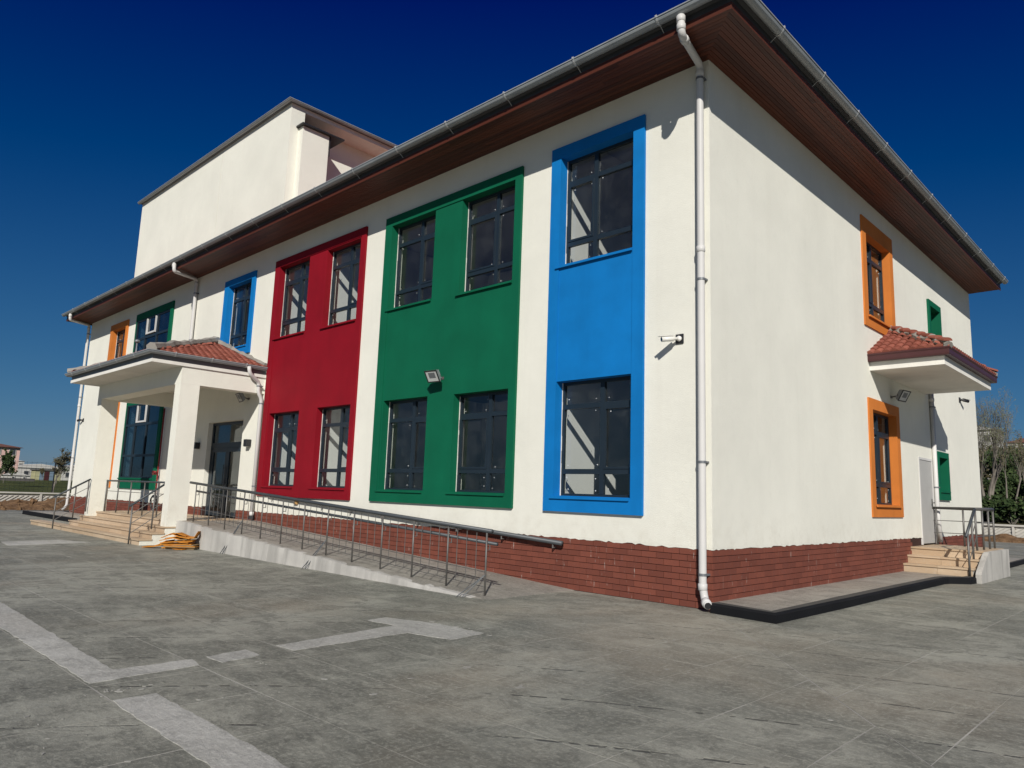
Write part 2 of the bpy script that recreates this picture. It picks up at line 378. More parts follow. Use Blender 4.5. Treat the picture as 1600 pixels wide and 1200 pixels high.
yjR = [-40, -30, -22, -16, -12, -9.5] + [-7.9 + 1.25 * i for i in range(0, 22)] + [20.5, 22, 24, 27, 31, 35, 38]
for i in range(len(xjR) - 1):
    for j in range(len(yjR) - 1):
        p = [(xjR[i], yjR[j]), (xjR[i + 1], yjR[j]), (xjR[i + 1], yjR[j + 1]), (xjR[i], yjR[j + 1])]
        if xjR[i] < -33 or xjR[i] >= 1.0 or yjR[j] >= 19:
            if yjR[j + 1] < 0 and xjR[i] < -30: continue
            p = clip(p, -na, -nb, -nc) if xjR[i] > 0 else clip(p, 0, -1, 0)
            slab(p)
for j in range(len(yjR) - 1):                      # the corner piece between the fall line and the apron
    if yjR[j] < 0: slab(clip([(-6, yjR[j]), (1.08, yjR[j]), (1.08, min(0, yjR[j + 1])), (-6, min(0, yjR[j + 1]))], -na, -nb, -nc))
slabs.sort(key=lambda q: q[0]); far_slabs = MB()
for i, (d_, P) in enumerate(slabs):
    zt_ = random.uniform(-.0008, 0)
    if i < 300: MB().ext(P, -.02, zt_).build('slab', 'yard', yardo, fix=False)
    else: far_slabs.ext(P, -.02, zt_)
tag(far_slabs.build('slab', 'yard', yardo, fix=False), kind='stuff')
MB().box(-32.9, 1.07, .02, 19.6, -.02, -.0015).build('floor_base', 'yard', yardo)
def patch(pts):
    out = []
    for i in range(len(pts)):
        p, q = pts[i], pts[(i + 1) % len(pts)]; L = math.hypot(q[0] - p[0], q[1] - p[1]); n = max(1, int(L / .09))
        for k in range(n): t = k / n; out.append((p[0] + (q[0] - p[0]) * t + random.uniform(-.012, .012), p[1] + (q[1] - p[1]) * t + random.uniform(-.012, .012)))
    MB().ext(out, -.004, .004).build('repair_strip', 'patch', yardo)
patch([(-5.9, -7.70), (-1.36, -7.79), (-1.37, -7.11), (-1.11, -7.17), (-1.02, -8.07), (-4.1, -8.08), (-11, -8.1), (-11, -7.6)])
patch([(-.42, -8.1), (-.41, -7.78), (1.6, -7.78), (3.2, -7.78), (3.2, -8.12)])
patch([(-1.38, -6.98), (-1.47, -6.54), (-1.15, -6.55), (-1.08, -6.96)])
patch([(-1.45, -6.21), (-1.15, -6.19), (-1.23, -4.72), (-.63, -4.58), (-.68, -4.02), (-1.45, -4.06), (-2.19, -4.30), (-2.16, -4.62), (-1.68, -4.56)])
patch([(-16.6, -5.6), (-16.9, -4.2), (-15.7, -3.8), (-15.3, -5.7)])

cr_ = random.Random(21); crumbs = MB()                # cement splashes beside the repaired strips
for (cx_, cy_, sx_, sy_, n_) in ((-1.25, -4.0, .5, .06, 26), (-.95, -4.2, .35, .12, 20), (-1.25, -6.8, .12, .22, 18), (-.85, -6.65, .12, .12, 10), (-.62, -7.9, .12, .16, 22), (-.75, -8.05, .1, .1, 12), (0, -6.5, 2.5, 1.5, 30), (2.5, -4.5, 2, 1.5, 14), (.2, -8.6, .5, .25, 16)):
    for i in range(n_ // 2):
        x_, y_ = cr_.gauss(cx_, sx_ * .6), cr_.gauss(cy_, sy_ * .6); r_ = cr_.uniform(.003, .013) * cr_.choice((.6, .8, 1, 1.6)); a_ = cr_.uniform(0, 3.14); m_ = cr_.randint(4, 7)
        crumbs.ext([(x_ + math.cos(a_) * math.cos(t) * r_ * 1.9 - math.sin(a_) * math.sin(t) * r_ * .8, y_ + math.sin(a_) * math.cos(t) * r_ * 1.9 + math.cos(a_) * math.sin(t) * r_ * .8) for t in [2 * math.pi * q / m_ + cr_.uniform(-.3, .3) for q in range(m_)]], .0, cr_.uniform(.0035, .006))
tag(crumbs.build('cement_splashes', 'splash', yardo), kind='stuff')
# apron beside the building (raised) with its black painted kerb
ap = MB(); ap.ext([(.02, -.02), (1.10, -.22), (1.06, 8.35), (1.30, 9.1), (1.30, 9.2), (.02, 9.2)], -.01, .12)
ap.ext([(.02, 12.2), (1.1, 12.2), (.9, 18.9), (.02, 18.9)], -.01, .12)
tag(ap.build('apron', 'apron'), 'raised brownish concrete apron along the brick base of the side wall', 'apron', kind='structure')
def kerb(path, wd=.09, z1=.135, label=''):
    P = [Vector((*p, 0)) for p in path]; mb = MB(); a = []; b = []
    for i, p in enumerate(P):
        t = ((P[i] - P[i - 1]).normalized() if i else Vector()) + ((P[i + 1] - P[i]).normalized() if i < len(P) - 1 else Vector()); t.normalize()
        n = Vector((t.y, -t.x, 0))
        a.append(p); b.append(p + n * wd)
    prof = lambda i: [(a[i].x, a[i].y, -.01), (b[i].x, b[i].y, -.01), (b[i].x, b[i].y, z1 - .03), (b[i].x * .8 + a[i].x * .2, b[i].y * .8 + a[i].y * .2, z1), (a[i].x, a[i].y, z1)]
    for i in range(len(P) - 1): mb.loft(prof(i), prof(i + 1))
    o = mb.build('kerb', 'black_paint'); tp = MB()
    for i in range(len(P) - 1):
        q = lambda i, t: (a[i].x + (b[i].x - a[i].x) * t, a[i].y + (b[i].y - a[i].y) * t)
        tp.loft([(*q(i, .02), z1 - .002), (*q(i, .76), z1 - .002), (*q(i + 1, .76), z1 - .002), (*q(i + 1, .02), z1 - .002)], [(*q(i, .02), z1 + .003), (*q(i, .76), z1 + .003), (*q(i + 1, .76), z1 + .003), (*q(i + 1, .02), z1 + .003)])
    tp.build('kerb_top', 'kerb_top_grey', o); return tag(o, label, 'kerb', kind='structure')
kerb([(.16, -.02), (1.02, -.16), (.98, 2.3), (.96, 5.3), (.96, 8.2), (1.02, 8.45), (1.34, 8.85), (1.36, 9.15)], .20, .14, 'black painted kerb edging the raised apron by the corner downpipe')
kerb([(1.15, 12.3), (1.0, 15.5), (.93, 18.9)], .10, .135, 'black painted kerb beyond the side entrance steps')
sp = MB().box(-33.2, -25.6, -1.3, -.001, -.01, .16); tag(sp.build('apron', 'apron'), 'raised concrete apron at the left end of the facade', 'apron', kind='structure')
kerb([(-33.3, .5), (-33.3, -1.4), (-25.6, -1.4)][::-1][::-1], .10, .17, 'black painted kerb at the left end of the facade')

# ------------------------------------------------------------------ the school building
L, D, ZB, ZT = 31.95, 17.72, .88, 8.92
bld = thing('school_building', (0, 0, 0), 'two storey cream school building with red, green, blue and orange window panels', 'building')
GL = .15                                           # glass depth
front_sets = [  # outer rect, colour, openings (u0,u1,z0,z1, mullions, transoms, vent)
    ((-3.33, -1.18, 1.34, 8.35), 'blue', [(-3.09, -1.41, 5.93, 8.12, (.42,)), (-3.09, -1.43, 1.61, 3.71, (.56,))]),
    ((-8.77, -4.13, 1.35, 8.28), 'green', [(-8.50, -6.87, 5.92, 8.04, (.58,)), (-5.95, -4.32, 5.88, 8.04, (.58,)), (-8.45, -6.83, 1.62, 3.70, (.58,)), (-5.95, -4.33, 1.62, 3.68, (.58,))]),
    ((-14.31, -9.62, 1.34, 8.31), 'red', [(-14.03, -12.36, 5.91, 8.09, (.58,)), (-11.44, -9.86, 5.89, 8.06, (.58,)), (-13.97, -12.31, 1.62, 3.69, (.58,)), (-11.39, -9.81, 1.62, 3.71, (.58,))]),
    ((-17.72, -15.58, 5.68, 8.30), 'blue', [(-17.42, -15.80, 5.95, 8.09, (.5,))]),
    ((-25.85, -22.05, 1.35, 8.39), 'green', [(-25.80, -22.30, 5.75, 8.12, (.30, .64)), (-25.80, -22.30, 1.75, 4.62, (.30, .64))]),
    ((-28.95, -26.82, 1.35, 8.36), 'orange', [(-28.65, -27.05, 5.95, 8.10, (.5,)), (-28.65, -27.05, 1.65, 3.75, (.5,))]),
]
side_sets = [
    ((7.12, 9.36, 5.76, 8.42), 'orange', [(7.38, 9.12, 6.03, 8.04, (.5,))]),
    ((7.12, 9.30, 1.39, 4.07), 'orange', [(7.37, 9.06, 1.66, 3.82, (.5,))]),
    ((12.44, 13.72, 5.9, 7.55), 'green', [(12.60, 13.60, 6.08, 7.38, ())]),
    ((12.56, 13.70, 1.87, 3.21), 'green', [(12.70, 13.58, 2.12, 3.05, ())]),
]
DOOR = (-18.06, -15.62, .63, 3.6); SDOOR = (10.86, 12.12, .70, 2.95)
e = .004
fh = [(o[0] - e, o[1] + e, o[2] - e, o[3] + e) for st in front_sets for o in st[2]] + [DOOR]
sh = [(o[0] - e, o[1] + e, o[2] - e, o[3] + e) for st in side_sets for o in st[2]] + [SDOOR]
weld(plate(MB(), front, -L, SX, .91, ZT + .02, [h if h is not DOOR else (h[0], h[1], .0, h[3]) for h in fh], 0, .30).build('front_wall', 'stucco', bld))
weld(plate(MB(), side, .30, D, .91, ZT + .02, [h if h is not SDOOR else (h[0], h[1], .0, h[3]) for h in sh], 0, .30).build('side_wall', 'stucco', bld))
MB().box(-L, -L + .3, .3, D, .0, ZT + .02).box(-L + .3, SX - .3, D - .3, D, .0, ZT + .02).build('rear_wall', 'stucco', bld)
# ragged lower edge of the stucco above the brick
def ragged(Mp, u0, u1, skip):
    mb = MB(); u = u0; z = .878
    while u < u1:
        n = min(u + random.uniform(.04, .13), u1); zn = .880 + random.uniform(-.014, .014)
        if not (skip and skip[0] < (u + n) / 2 < skip[1]):
            mb.loft([Mp(u, 0, z), Mp(u, .02, z), Mp(u, .02, .912), Mp(u, 0, .912)], [Mp(n, 0, zn), Mp(n, .02, zn), Mp(n, .02, .912), Mp(n, 0, .912)])
        u, z = n, zn
    return mb
# keep the strip's outer face 1 mm behind the wall plane
for a_, b_ in ((-L, DOOR[0]), (DOOR[1], SX)): ragged(lambda u, d, z: (u, d + .001, z), a_, b_, None).build('stucco_edge', 'stucco', bld)
for a_, b_ in ((0, SDOOR[0]), (SDOOR[1], D)): ragged(lambda u, d, z: (SX - d - .001, u, z), a_, b_, None).build('stucco_edge', 'stucco', bld)
# brick plinth
pl = MB(); plate(pl, front, -L, SX - .03, -.02, .9, [(DOOR[0], DOOR[1], -.02, .95)], .024, .29); plate(pl, side, .03, D, -.02, .9, [(SDOOR[0], SDOOR[1], -.02, .95)], .024, .29)
plinth = pl.build('plinth', 'mortar', bld)
BW, BH, GAP = .28, .0978, .009
bmesh_var = []
for kx in range(4):
    r0 = random.Random(kx); mb = MB(); j = lambda: r0.uniform(-.0022, .0022)
    mb.add([(-.5, .5, -.5), (.5, .5, -.5), (.5, .5, .5), (-.5, .5, .5)] + [(sx * .5, -.5 + r0.uniform(-.12, .12), sz * .5) for sx, sz in ((-1, -1), (1, -1), (1, 1), (-1, 1))],
           [(0, 1, 2, 3), (7, 6, 5, 4), (0, 4, 5, 1), (1, 5, 6, 2), (2, 6, 7, 3), (3, 7, 4, 0)])
    me = bpy.data.meshes.new('brick'); me.from_pydata(mb.v, [], mb.f); me.materials.append(M['brick'])
    bm = bmesh.new(); bm.from_mesh(me); bmesh.ops.recalc_face_normals(bm, faces=bm.faces); bm.to_mesh(me); bm.free(); bmesh_var.append(me)
bricks = []
camv = cam.location
def ramp_z(x): return max(0, min(.63, .02 + (-2.87 - x) * .0539))
def lay(Mp, u0, u1, side_, skip, zmin):
    for c_ in range(9):
        u = u1 - (BW / 2 if c_ % 2 else 0); first = True
        ed = u1
        cuts = [u1]
        while cuts[-1] > u0: cuts.append(max(u0, (u1 - BW / 2 if c_ % 2 else u1 - BW) if len(cuts) == 1 else cuts[-1] - BW))
        for a, b in zip(cuts[1:], cuts[:-1]):
            if b - a < .03: continue
            m = (a + b) / 2; z = c_ * BH + BH / 2 + .002
            if skip[0] < m < skip[1]: continue
            if z + BH / 2 < zmin(m): continue
            p = Vector(Mp(m, .016, z)); bricks.append(((p - camv).length, p, b - a - GAP, side_))
lay(front, -14.3, SX - .015, 0, (-99, -98), lambda x: ramp_z(x)); lay(side, .015, D, 1, (9.9, 12.2), lambda y: .12 if y < 18 else 0)
lay(front, -15.6, -14.31, 0, (-99, -98), lambda x: .6); lay(front, -L, -18.1, 0, (-99, -98), lambda x: .6 if x > -21.5 else .0)
bricks.sort(key=lambda q: q[0])
rest = MB()
for i, (d_, p, wd, sd) in enumerate(bricks):
    dp = .019 + random.uniform(-.003, .003)
    if i < 300:
        o = place('brick', random.choice(bmesh_var), plinth, p); o.scale = (wd, dp, BH - GAP); o.rotation_euler = (0, 0, math.pi / 2 if sd else 0)
    else:
        hx_, hy_ = (wd / 2, dp / 2) if not sd else (dp / 2, wd / 2)
        rest.box(p.x - hx_, p.x + hx_, p.y - hy_, p.y + hy_, p.z - BH / 2 + GAP / 2, p.z + BH / 2 - GAP / 2)
o = rest.build('brick', 'brick', plinth, fix=False); tag(o, kind='stuff')

# coloured panels and windows
def window(Mp, op, mode):
    u0, u1, z0, z1, mull = op; mb = MB(); big = u1 - u0 > 3; gl_ = -.03 if big else GL if mull else .27; fw, d0, d1 = .055, gl_, gl_ + .065
    us = [u0] + [u0 + (u1 - u0) * m for m in mull] + [u1]
    H = z1 - z0
    if not mull: zs = [z0, z1]
    elif big: zs = [z0, z0 + H * .30, z0 + H * .72, z1] if z0 < 3 else [z0, z0 + H * .66, z1]
    else: zs = [z0, z0 + H * .215, z0 + H * .78, z1]
    mbox(mb, Mp, u0, u0 + fw, d0, d1, z0, z1); mbox(mb, Mp, u1 - fw, u1, d0, d1, z0, z1)
    mbox(mb, Mp, u0 + fw, u1 - fw, d0, d1, z0, z0 + fw); mbox(mb, Mp, u0 + fw, u1 - fw, d0, d1, z1 - fw, z1)
    for u in us[1:-1]: mbox(mb, Mp, u - .045, u + .045, d0 - .004, d1 - .004, z0 + fw, z1 - fw)
    for z in zs[1:-1]:
        xs = [u0 + fw] + [q for u in us[1:-1] for q in (u - .045, u + .045)] + [u1 - fw]
        for a, b in zip(xs[::2], xs[1::2]): mbox(mb, Mp, a, b, d0, d1, z - .045, z + .045)
    # inner sash on one light
    sashes = [(0, 1)] if (len(us) > 2 and not big) else []
    for (i, j) in sashes:
        a, b, c, d = us[i] + .056, us[i + 1] - .046, zs[j] + .046, zs[j + 1] - .046
        if mode % 2: a, b = us[-2] + .046, us[-1] - .056
        mbox(mb, Mp, a, a + .04, d0 - .012, d0 + .03, c, d); mbox(mb, Mp, b - .04, b, d0 - .012, d0 + .03, c, d)
        mbox(mb, Mp, a + .04, b - .04, d0 - .012, d0 + .03, c, c + .04); mbox(mb, Mp, a + .04, b - .04, d0 - .012, d0 + .03, d - .04, d)
    wn = mb.build('window', 'frame', bld)
    dots = MB()
    for i in range(len(us) - 1):
        for j in range(len(zs) - 1):
            a, b = us[i] + (fw if i == 0 else .045), us[i + 1] - (fw if i == len(us) - 2 else .045)
            c, d = zs[j] + (fw if j == 0 else .045), zs[j + 1] - (fw if j == len(zs) - 2 else .045)
            p = MB(); mbox(p, Mp, a, b, d0 + .034, d0 + .040, c, d); p.build('pane', 'glass_tinted' if big else 'glass', wn)
            if big: continue
            for (su, sz) in ((0, 0), (1, 0), (0, 1), (1, 1)):
                if random.random() < .28: continue
                cu = (a + random.uniform(.06, .13)) if su == 0 else (b - random.uniform(.06, .13)); cz = (c + random.uniform(.04, .1)) if sz == 0 else (d - random.uniform(.04, .1))
                rr = random.uniform(.007, .011)
                ring = [(cu + rr * math.cos(t * math.pi / 4), cz + rr * math.sin(t * math.pi / 4)) for t in range(8)]
                dots.loft([Mp(q[0], d0 + .0335, q[1]) for q in ring], [Mp(q[0], d0 + .027, q[1]) for q in ring])
    if dots.v: tag(dots.build('foam_dots', 'dot', wn), 'small white foam spacers stuck on the panes', kind='stuff')
    if big:                                        # white framed vent light in the top row
        a, b = us[1] + .05, us[2] - .05; c, d = zs[-2] + .05, z1 - .06; v = MB(); k = .035
        a += .08; b -= .08; c += (.05 if z0 > 3 else .02); 
        mbox(v, Mp, a, a + k, d0 - .03, d0 + .03, c, d); mbox(v, Mp, b - k, b, d0 - .03, d0 + .03, c, d); mbox(v, Mp, a + k, b - k, d0 - .03, d0 + .03, c, c + k * 1.8)
        v.build('vent_frame', 'pvc_white', wn)
    if mull and not big:                           # unpainted plaster bead beside the frame
        v = MB(); zz = z0
        while zz < z1 - .05:
            n = min(z1 - .01, zz + random.uniform(.08, .3)); t = random.uniform(.004, .016)
            mbox(v, Mp, u0 + .0015, u0 + t, d0 - .014, d0 - .001, zz, n); zz = n
        v.build('plaster_bead', 'plaster_white', wn)
    return wn
def surround(Mp, st, wi):
    (u0, u1, z0, z1), colr, ops = st; mb = MB(); bw = .235
    holes = [o[:4] for o in ops]
    plate(mb, Mp, u0, u1, z0, z1, holes, -.036, -.0005)
    iu0, iu1 = min(h[0] for h in holes), max(h[1] for h in holes); iz0, iz1 = min(h[2] for h in holes), max(h[3] for h in holes)
    if len(ops) > 1 or colr != 'orange':
        plate(mb, Mp, u0 - .001, u1 + .001, z0 - .001, z1 + .001, [(iu0, iu1, iz0, iz1)], -.056, -.0362)
    gd = GL if ops[0][4] else .27
    for (a, b, c, d) in holes:                     # painted reveals
        for q in ([(a, c), (a, d)], [(b, c), (b, d)], [(a, c), (b, c)], [(a, d), (b, d)]):
            (p0, p1), (r0, r1) = q; mb.add([Mp(p0, -.0005, p1), Mp(r0, -.0005, r1), Mp(r0, gd + .001, r1), Mp(p0, gd + .001, p1)], [(0, 1, 2, 3)])
    su = mb.build('window_surround', colr, bld)
    for i, o in enumerate(ops):
        if o[4] or True:
            s_ = MB(); mbox(s_, Mp, o[0] - .07, o[1] - .003 if len(ops) > 1 else o[1] + .0, -.088, -.0565, o[2] - .045, o[2] - .004)
            mbox(s_, Mp, o[0] + .002, o[1] - .002, -.0565, GL - .016, o[2] - .0035, o[2] + .012)
            s_.build('sill', colr, su)
        window(Mp, o, wi + i)
for i, st in enumerate(front_sets): surround(front, st, i)
for i, st in enumerate(side_sets): surround(side, st, i)

# rooms behind the glass
rm = MB()
rm.box(-L + .3, -.3, .3, D - .3, .40, .62).box(-L + .3, -.3, .3, D - .3, 4.55, 4.95)
rm.build('floor_slab', 'interior_floor', bld)
for args in [(-L + .3, -.3, 6.2, 6.35, .62, 8.9), (-3.36, -3.22, .301, 6.2, .62, 8.9), (-11.72, -11.58, .301, 6.2, .62, 8.9), (-14.36, -14.22, .301, 6.2, .62, 8.9), (-19.9, -19.75, .301, 6.2, .62, 8.9), (-5.2, -5.05, 6.35, D - .3, .62, 8.9)]:
    MB().box(*args).build('interior_wall', 'interior', bld)
MB().box(-L + .02, -.02, .02, D - .02, 8.94, 9.10).build('ceiling_slab', 'interior', bld)

# entrance door
def door_glass(Mp, u0, u1, z0, z1, zt):
    mb = MB(); d0, d1, k = GL, GL + .07, .085; um = (u0 + u1) / 2
    mbox(mb, Mp, u0, u0 + k, d0, d1, z0, z1); mbox(mb, Mp, u1 - k, u1, d0, d1, z0, z1)
    mbox(mb, Mp, u0 + k, u1 - k, d0, d1, z1 - k, z1); mbox(mb, Mp, u0 + k, u1 - k, d0, d1, zt - k, zt + k)
    dr = mb.build('door_frame', 'frame', bld)
    p = MB(); mbox(p, Mp, u0 + k, u1 - k, d0 + .03, d0 + .036, zt + k, z1 - k); p.build('pane', 'glass', dr)
    for a, b in ((u0 + k + .004, um - .003), (um + .003, u1 - k - .004)):
        m = MB(); t, dd, de = .13, d0 + .006, d0 + .06; zm = z0 + .62 * (zt - z0) * .62
        mbox(m, Mp, a, a + t, dd, de, z0 + .01, zt - k - .004); mbox(m, Mp, b - t, b, dd, de, z0 + .01, zt - k - .004)
        mbox(m, Mp, a + t, b - t, dd, de, z0 + .01, z0 + .01 + t); mbox(m, Mp, a + t, b - t, dd, de, zt - k - t, zt - k - .004); mbox(m, Mp, a + t, b - t, dd, de, zm - .06, zm + .06)
        lf = m.build('door_leaf', 'frame', bld)
        p = MB(); mbox(p, Mp, a + t, b - t, d0 + .03, d0 + .036, zm + .06, zt - k - t); p.build('pane', 'glass', lf)
        p = MB(); mbox(p, Mp, a + t, b - t, d0 + .03, d0 + .036, z0 + .01 + t, zm - .06); p.build('pane', 'glass', lf)
        hx0 = b - t / 2 if a < um - .5 else a + t / 2
        h = MB(); h.tube([Mp(hx0, dd - .06, zm + .1), Mp(hx0, dd - .06, zm + .75)], .016, 8); h.tube([Mp(hx0, dd, zm + .2), Mp(hx0, dd - .06, zm + .2)], .012, 6); h.tube([Mp(hx0, dd, zm + .65), Mp(hx0, dd - .06, zm + .65)], .012, 6)
        h.build('handle', 'steel', lf)
door_glass(front, DOOR[0], DOOR[1], DOOR[2] + .01, DOOR[3], 2.86)
mb = MB(); mbox(mb, side, SDOOR[0] + .06, SDOOR[1] - .06, .0, .05, SDOOR[2] + .02, SDOOR[3] - .06); sd = mb.build('side_door', 'door_grey', bld, bevel=.006)
mb = MB(); mbox(mb, side, SDOOR[0], SDOOR[0] + .06, -.015, .1, SDOOR[2], SDOOR[3]); mbox(mb, side, SDOOR[1] - .06, SDOOR[1], -.015, .1, SDOOR[2], SDOOR[3]); mbox(mb, side, SDOOR[0] + .06, SDOOR[1] - .06, -.015, .1, SDOOR[3] - .06, SDOOR[3]); mb.build('frame', 'pvc_white', sd)
mb = MB(); mb.tube([(.05, 11.93, 1.78), (.11, 11.93, 1.78), (.11, 11.80, 1.78)], .012, 6); mbox(mb, side, 11.89, 11.97, -.008, 0, 1.62, 1.88); mb.build('handle', 'steel', sd)

# ------------------------------------------------------------------ eaves: planks, trim, fascia, gutter, roof
OV = .965
def band(prof, name, mat, parent, closed=True, smooth=False, x0=-L, far=D, off=(0, 0)):   # sweep an (offset, z) profile round front-left, corner, far end
    st = [[(x0 - .36, -o, z) for o, z in prof], [(o - .02, -o, z) for o, z in prof], [(o - .02, far + .06, z) for o, z in prof]]
    n = len(prof); mb = MB(); fs = []
    for i in range(2):
        for j in range(n if closed else n - 1): fs.append((i * n + j, i * n + (j + 1) % n, (i + 1) * n + (j + 1) % n, (i + 1) * n + j))
    if closed: fs += [tuple(range(n)), tuple(range(2 * n, 3 * n))]
    mb.add([p for q in st for p in q], fs); return mb.build(name, mat, parent, smooth)
soffit = MB().box(-L - .34, -L + .01, .0, D, 8.925, 8.94).box(-L - .355, -L - .342, -OV, D, 8.88, 9.12).build('soffit', 'wood', bld)
NP = 13; pw = OV / NP
def planks(run):
    for j in range(NP):
        a, b = j * pw + .003, (j + 1) * pw - .003; z0 = 8.905 + random.uniform(-.0015, .0015)
        cuts = []; lo, hi = (-L, 0) if run == 0 else (0, D); u = lo - b
        pts = [lo]
        while pts[-1] < hi - 5: pts.append(pts[-1] + random.uniform(2.2, 4.6))
        pts = pts[1:] if len(pts) > 1 and False else pts
        edges = [None] + [p for p in pts[1:]] + [None]
        for i in range(len(edges) - 1):
            l, r = edges[i], edges[i + 1]; g = .0015
            if run == 0:
                A = [(-L - .34 if l is None else l + g, -a), (-L - .34 if l is None else l + g, -b)]; B = [(b - .02 if r is None else r - g, -b), (a - .02 if r is None else r - g, -a)]
            else:
                A = [(a - .02, -a if l is None else l + g), (b - .02, -b if l is None else l + g)]; B = [(b - .02, D + .04 if r is None else r - g), (a - .02, D + .04 if r is None else r - g)]
            o = MB().ext(A + B, z0, z0 + .018).build('plank', 'wood', soffit); o.pass_index = run
planks(0); planks(1)
band([(OV + .002, 8.872), (OV + .022, 8.872), (OV + .022, 8.985), (OV + .002, 8.985)], 'eave_trim', 'wood', bld)
band([(OV + .004, 8.985), (OV + .016, 8.985), (OV + .016, 9.09), (OV + .073, 9.12), (OV + .073, 9.175), (OV + .004, 9.175)], 'fascia', 'fascia_dark', bld)
def gutter_prof(o0, z0, r, t=.006, n=9):
    out = [(o0 + r * math.cos(math.pi * k / n), z0 - r * math.sin(math.pi * k / n)) for k in range(n + 1)]
    inn = [(o0 + (r - t) * math.cos(math.pi * k / n), z0 - (r - t) * math.sin(math.pi * k / n)) for k in range(n + 1)][::-1]
    lip = [(o0 + r - t, z0 + .012), (o0 + r + .012, z0 + .012), (o0 + r + .012, z0 - .008)]
    return out + inn + lip
GO, GZ, GR = 1.12, 9.15, .085
gutter = band(gutter_prof(GO, GZ, GR), 'gutter', 'pvc_grey', bld)
def bracket_mesh(r, tail=True):
    mb = MB(); n = 10; t = .006; wd = .016
    for k in range(n):
        a0, a1 = math.pi * k / n, math.pi * (k + 1) / n
        q = lambda a, rr, y: (y, -rr * math.cos(a), -rr * math.sin(a))
        mb.add([q(a0, r, -wd), q(a0, r, wd), q(a1, r, wd), q(a1, r, -wd), q(a0, r + t, -wd), q(a0, r + t, wd), q(a1, r + t, wd), q(a1, r + t, -wd)], [(0, 1, 2, 3), (4, 7, 6, 5), (0, 4, 5, 1), (1, 5, 6, 2), (2, 6, 7, 3), (3, 7, 4, 0)])
    mb.box(-wd, wd, -r - .02, -r, -.01, .03)
    if tail: mb.tube([(0, .02, -r + .01), (0, .16, -r - .085)], .006, 5)
    me = bpy.data.meshes.new('bracket'); me.from_pydata(mb.v, [], mb.f); me.materials.append(M['steel_white']); return me
bk = bracket_mesh(GR + .002)
x = -.2
while x > -L - .3: place('bracket', bk, gutter, (x, -GO, GZ)); x -= 1.69
y = .35
while y < D: place('bracket', bk, gutter, (GO - .02, y, GZ)).rotation_euler = (0, 0, math.pi / 2); y += 1.69
# hipped roof with tiles on its lower courses
RS = .30; ro = 1.05; rz = 9.15; xa, xb, ya, yb = -L - .38, ro, -ro, D + .1; hd = (yb - ya) / 2; top = rz + hd * RS
mb = MB(); mb.add([(xa, ya, rz), (xb, ya, rz), (xb, yb, rz), (xa, yb, rz), (xa + hd, ya + hd, top), (xb - hd, ya + hd, top)], [(0, 1, 5, 4), (1, 2, 5), (2, 3, 4, 5), (3, 0, 4), (3, 2, 1, 0)])
roof = mb.build('roof', 'tile', bld)
def barrel(mb, p, dirv, up, across, r, ln, n=5, lift=0):
    p = Vector(p); ringA = []; ringB = []
    for k in range(n + 1):
        a = math.pi * k / n; off = across * (r * math.cos(a)) + up * (r * math.sin(a) * .75)
        ringA.append(p + off + up * lift); ringB.append(p + dirv * ln + off * .82)
    vs = ringA + ringB; m = n + 1
    mb.add(vs, [(k, k + 1, m + k + 1, m + k) for k in range(n)] + [tuple(range(m - 1, -1, -1))])
mb = MB(); sl = Vector((0, 1, RS)).normalized(); nrm = Vector((0, -RS, 1)).normalized()
x = xa + .1
while x < xb - .05:
    for rrow in range(2): barrel(mb, (x, ya - .04 + rrow * .33, rz - .005 + rrow * .33 * RS + .01), sl, nrm, Vector((1, 0, 0)), .085, .38, 5, .02)
    x += .20
sl2 = Vector((-1, 0, RS)).normalized(); nrm2 = Vector((RS, 0, 1)).normalized(); y = ya + .1
while y < yb:
    for rrow in range(2): barrel(mb, (xb + .04 - rrow * .33, y, rz + .005 + rrow * .33 * RS), sl2, nrm2, Vector((0, 1, 0)), .085, .38, 5, .02)
    y += .20
tag(mb.build('tile', 'tile', roof, fix=False), kind='stuff')

# downpipes
def downpipe(pts, clamps, r=.059, mat='pvc_white', parent=bld, end_open=True, n=14):
    mb = MB(); mb.tube(soft(pts, .10, 5), r, n, True); o = mb.build('downpipe', mat, parent, True)
    for (p, ax) in clamps:
        c = MB(); p = Vector(p); ax = Vector(ax); c.tube([p - ax * .018, p + ax * .018], r + .008, n)
        if abs(ax.z) > .9: c.box(p.x - .012 - r, p.x + .012 + r, p.y + r * .3, p.y + r + .05, p.z - .014, p.z + .014)
        c.build('clamp', 'galv', o)
    return o
def collar(o, p, ax, r=.059, mat='pvc_white'):
    c = MB(); p = Vector(p); ax = Vector(ax).normalized(); c.tube([p - ax * .05, p - ax * .045, p + ax * .045, p + ax * .05], [r + .002, r + .011, r + .011, r + .002], 14); c.build('collar', mat, o, True)
PY = -.095
o = downpipe([(.19, -GO, 9.04), (.2, -GO, 8.72), (-.065, PY, 8.815), (-.065, PY, .34), (-.03, PY, .15), (.10, -.24, .10)], [((-.065, PY, 8.56), (0, 0, 1)), ((-.065, PY, 5.1), (0, 0, 1)), ((-.065, PY, 2.2), (0, 0, 1)), ((-.065, PY, .52), (0, 0, 1))])
for p, a in (((.19, -GO, 8.98), (0, 0, 1)), ((.195, -GO, 8.84), (0, 0, 1)), ((.155, -.95, 8.735), (.265, -1, -.09)), ((-.065, PY, 8.66), (0, 0, 1)), ((-.065, PY, 5.6), (0, 0, 1)), ((-.065, PY, .34), (0, 0, 1)), ((.03, -.165, .125), (.13, -.125, -.05))): collar(o, p, a)
c = MB(); c.tube([(.095, -.235, .102), (.102, -.242, .0995)], .049, 12); c.build('mouth_shade', 'black', o)  # black disc stands in for the shade inside the pipe's open end
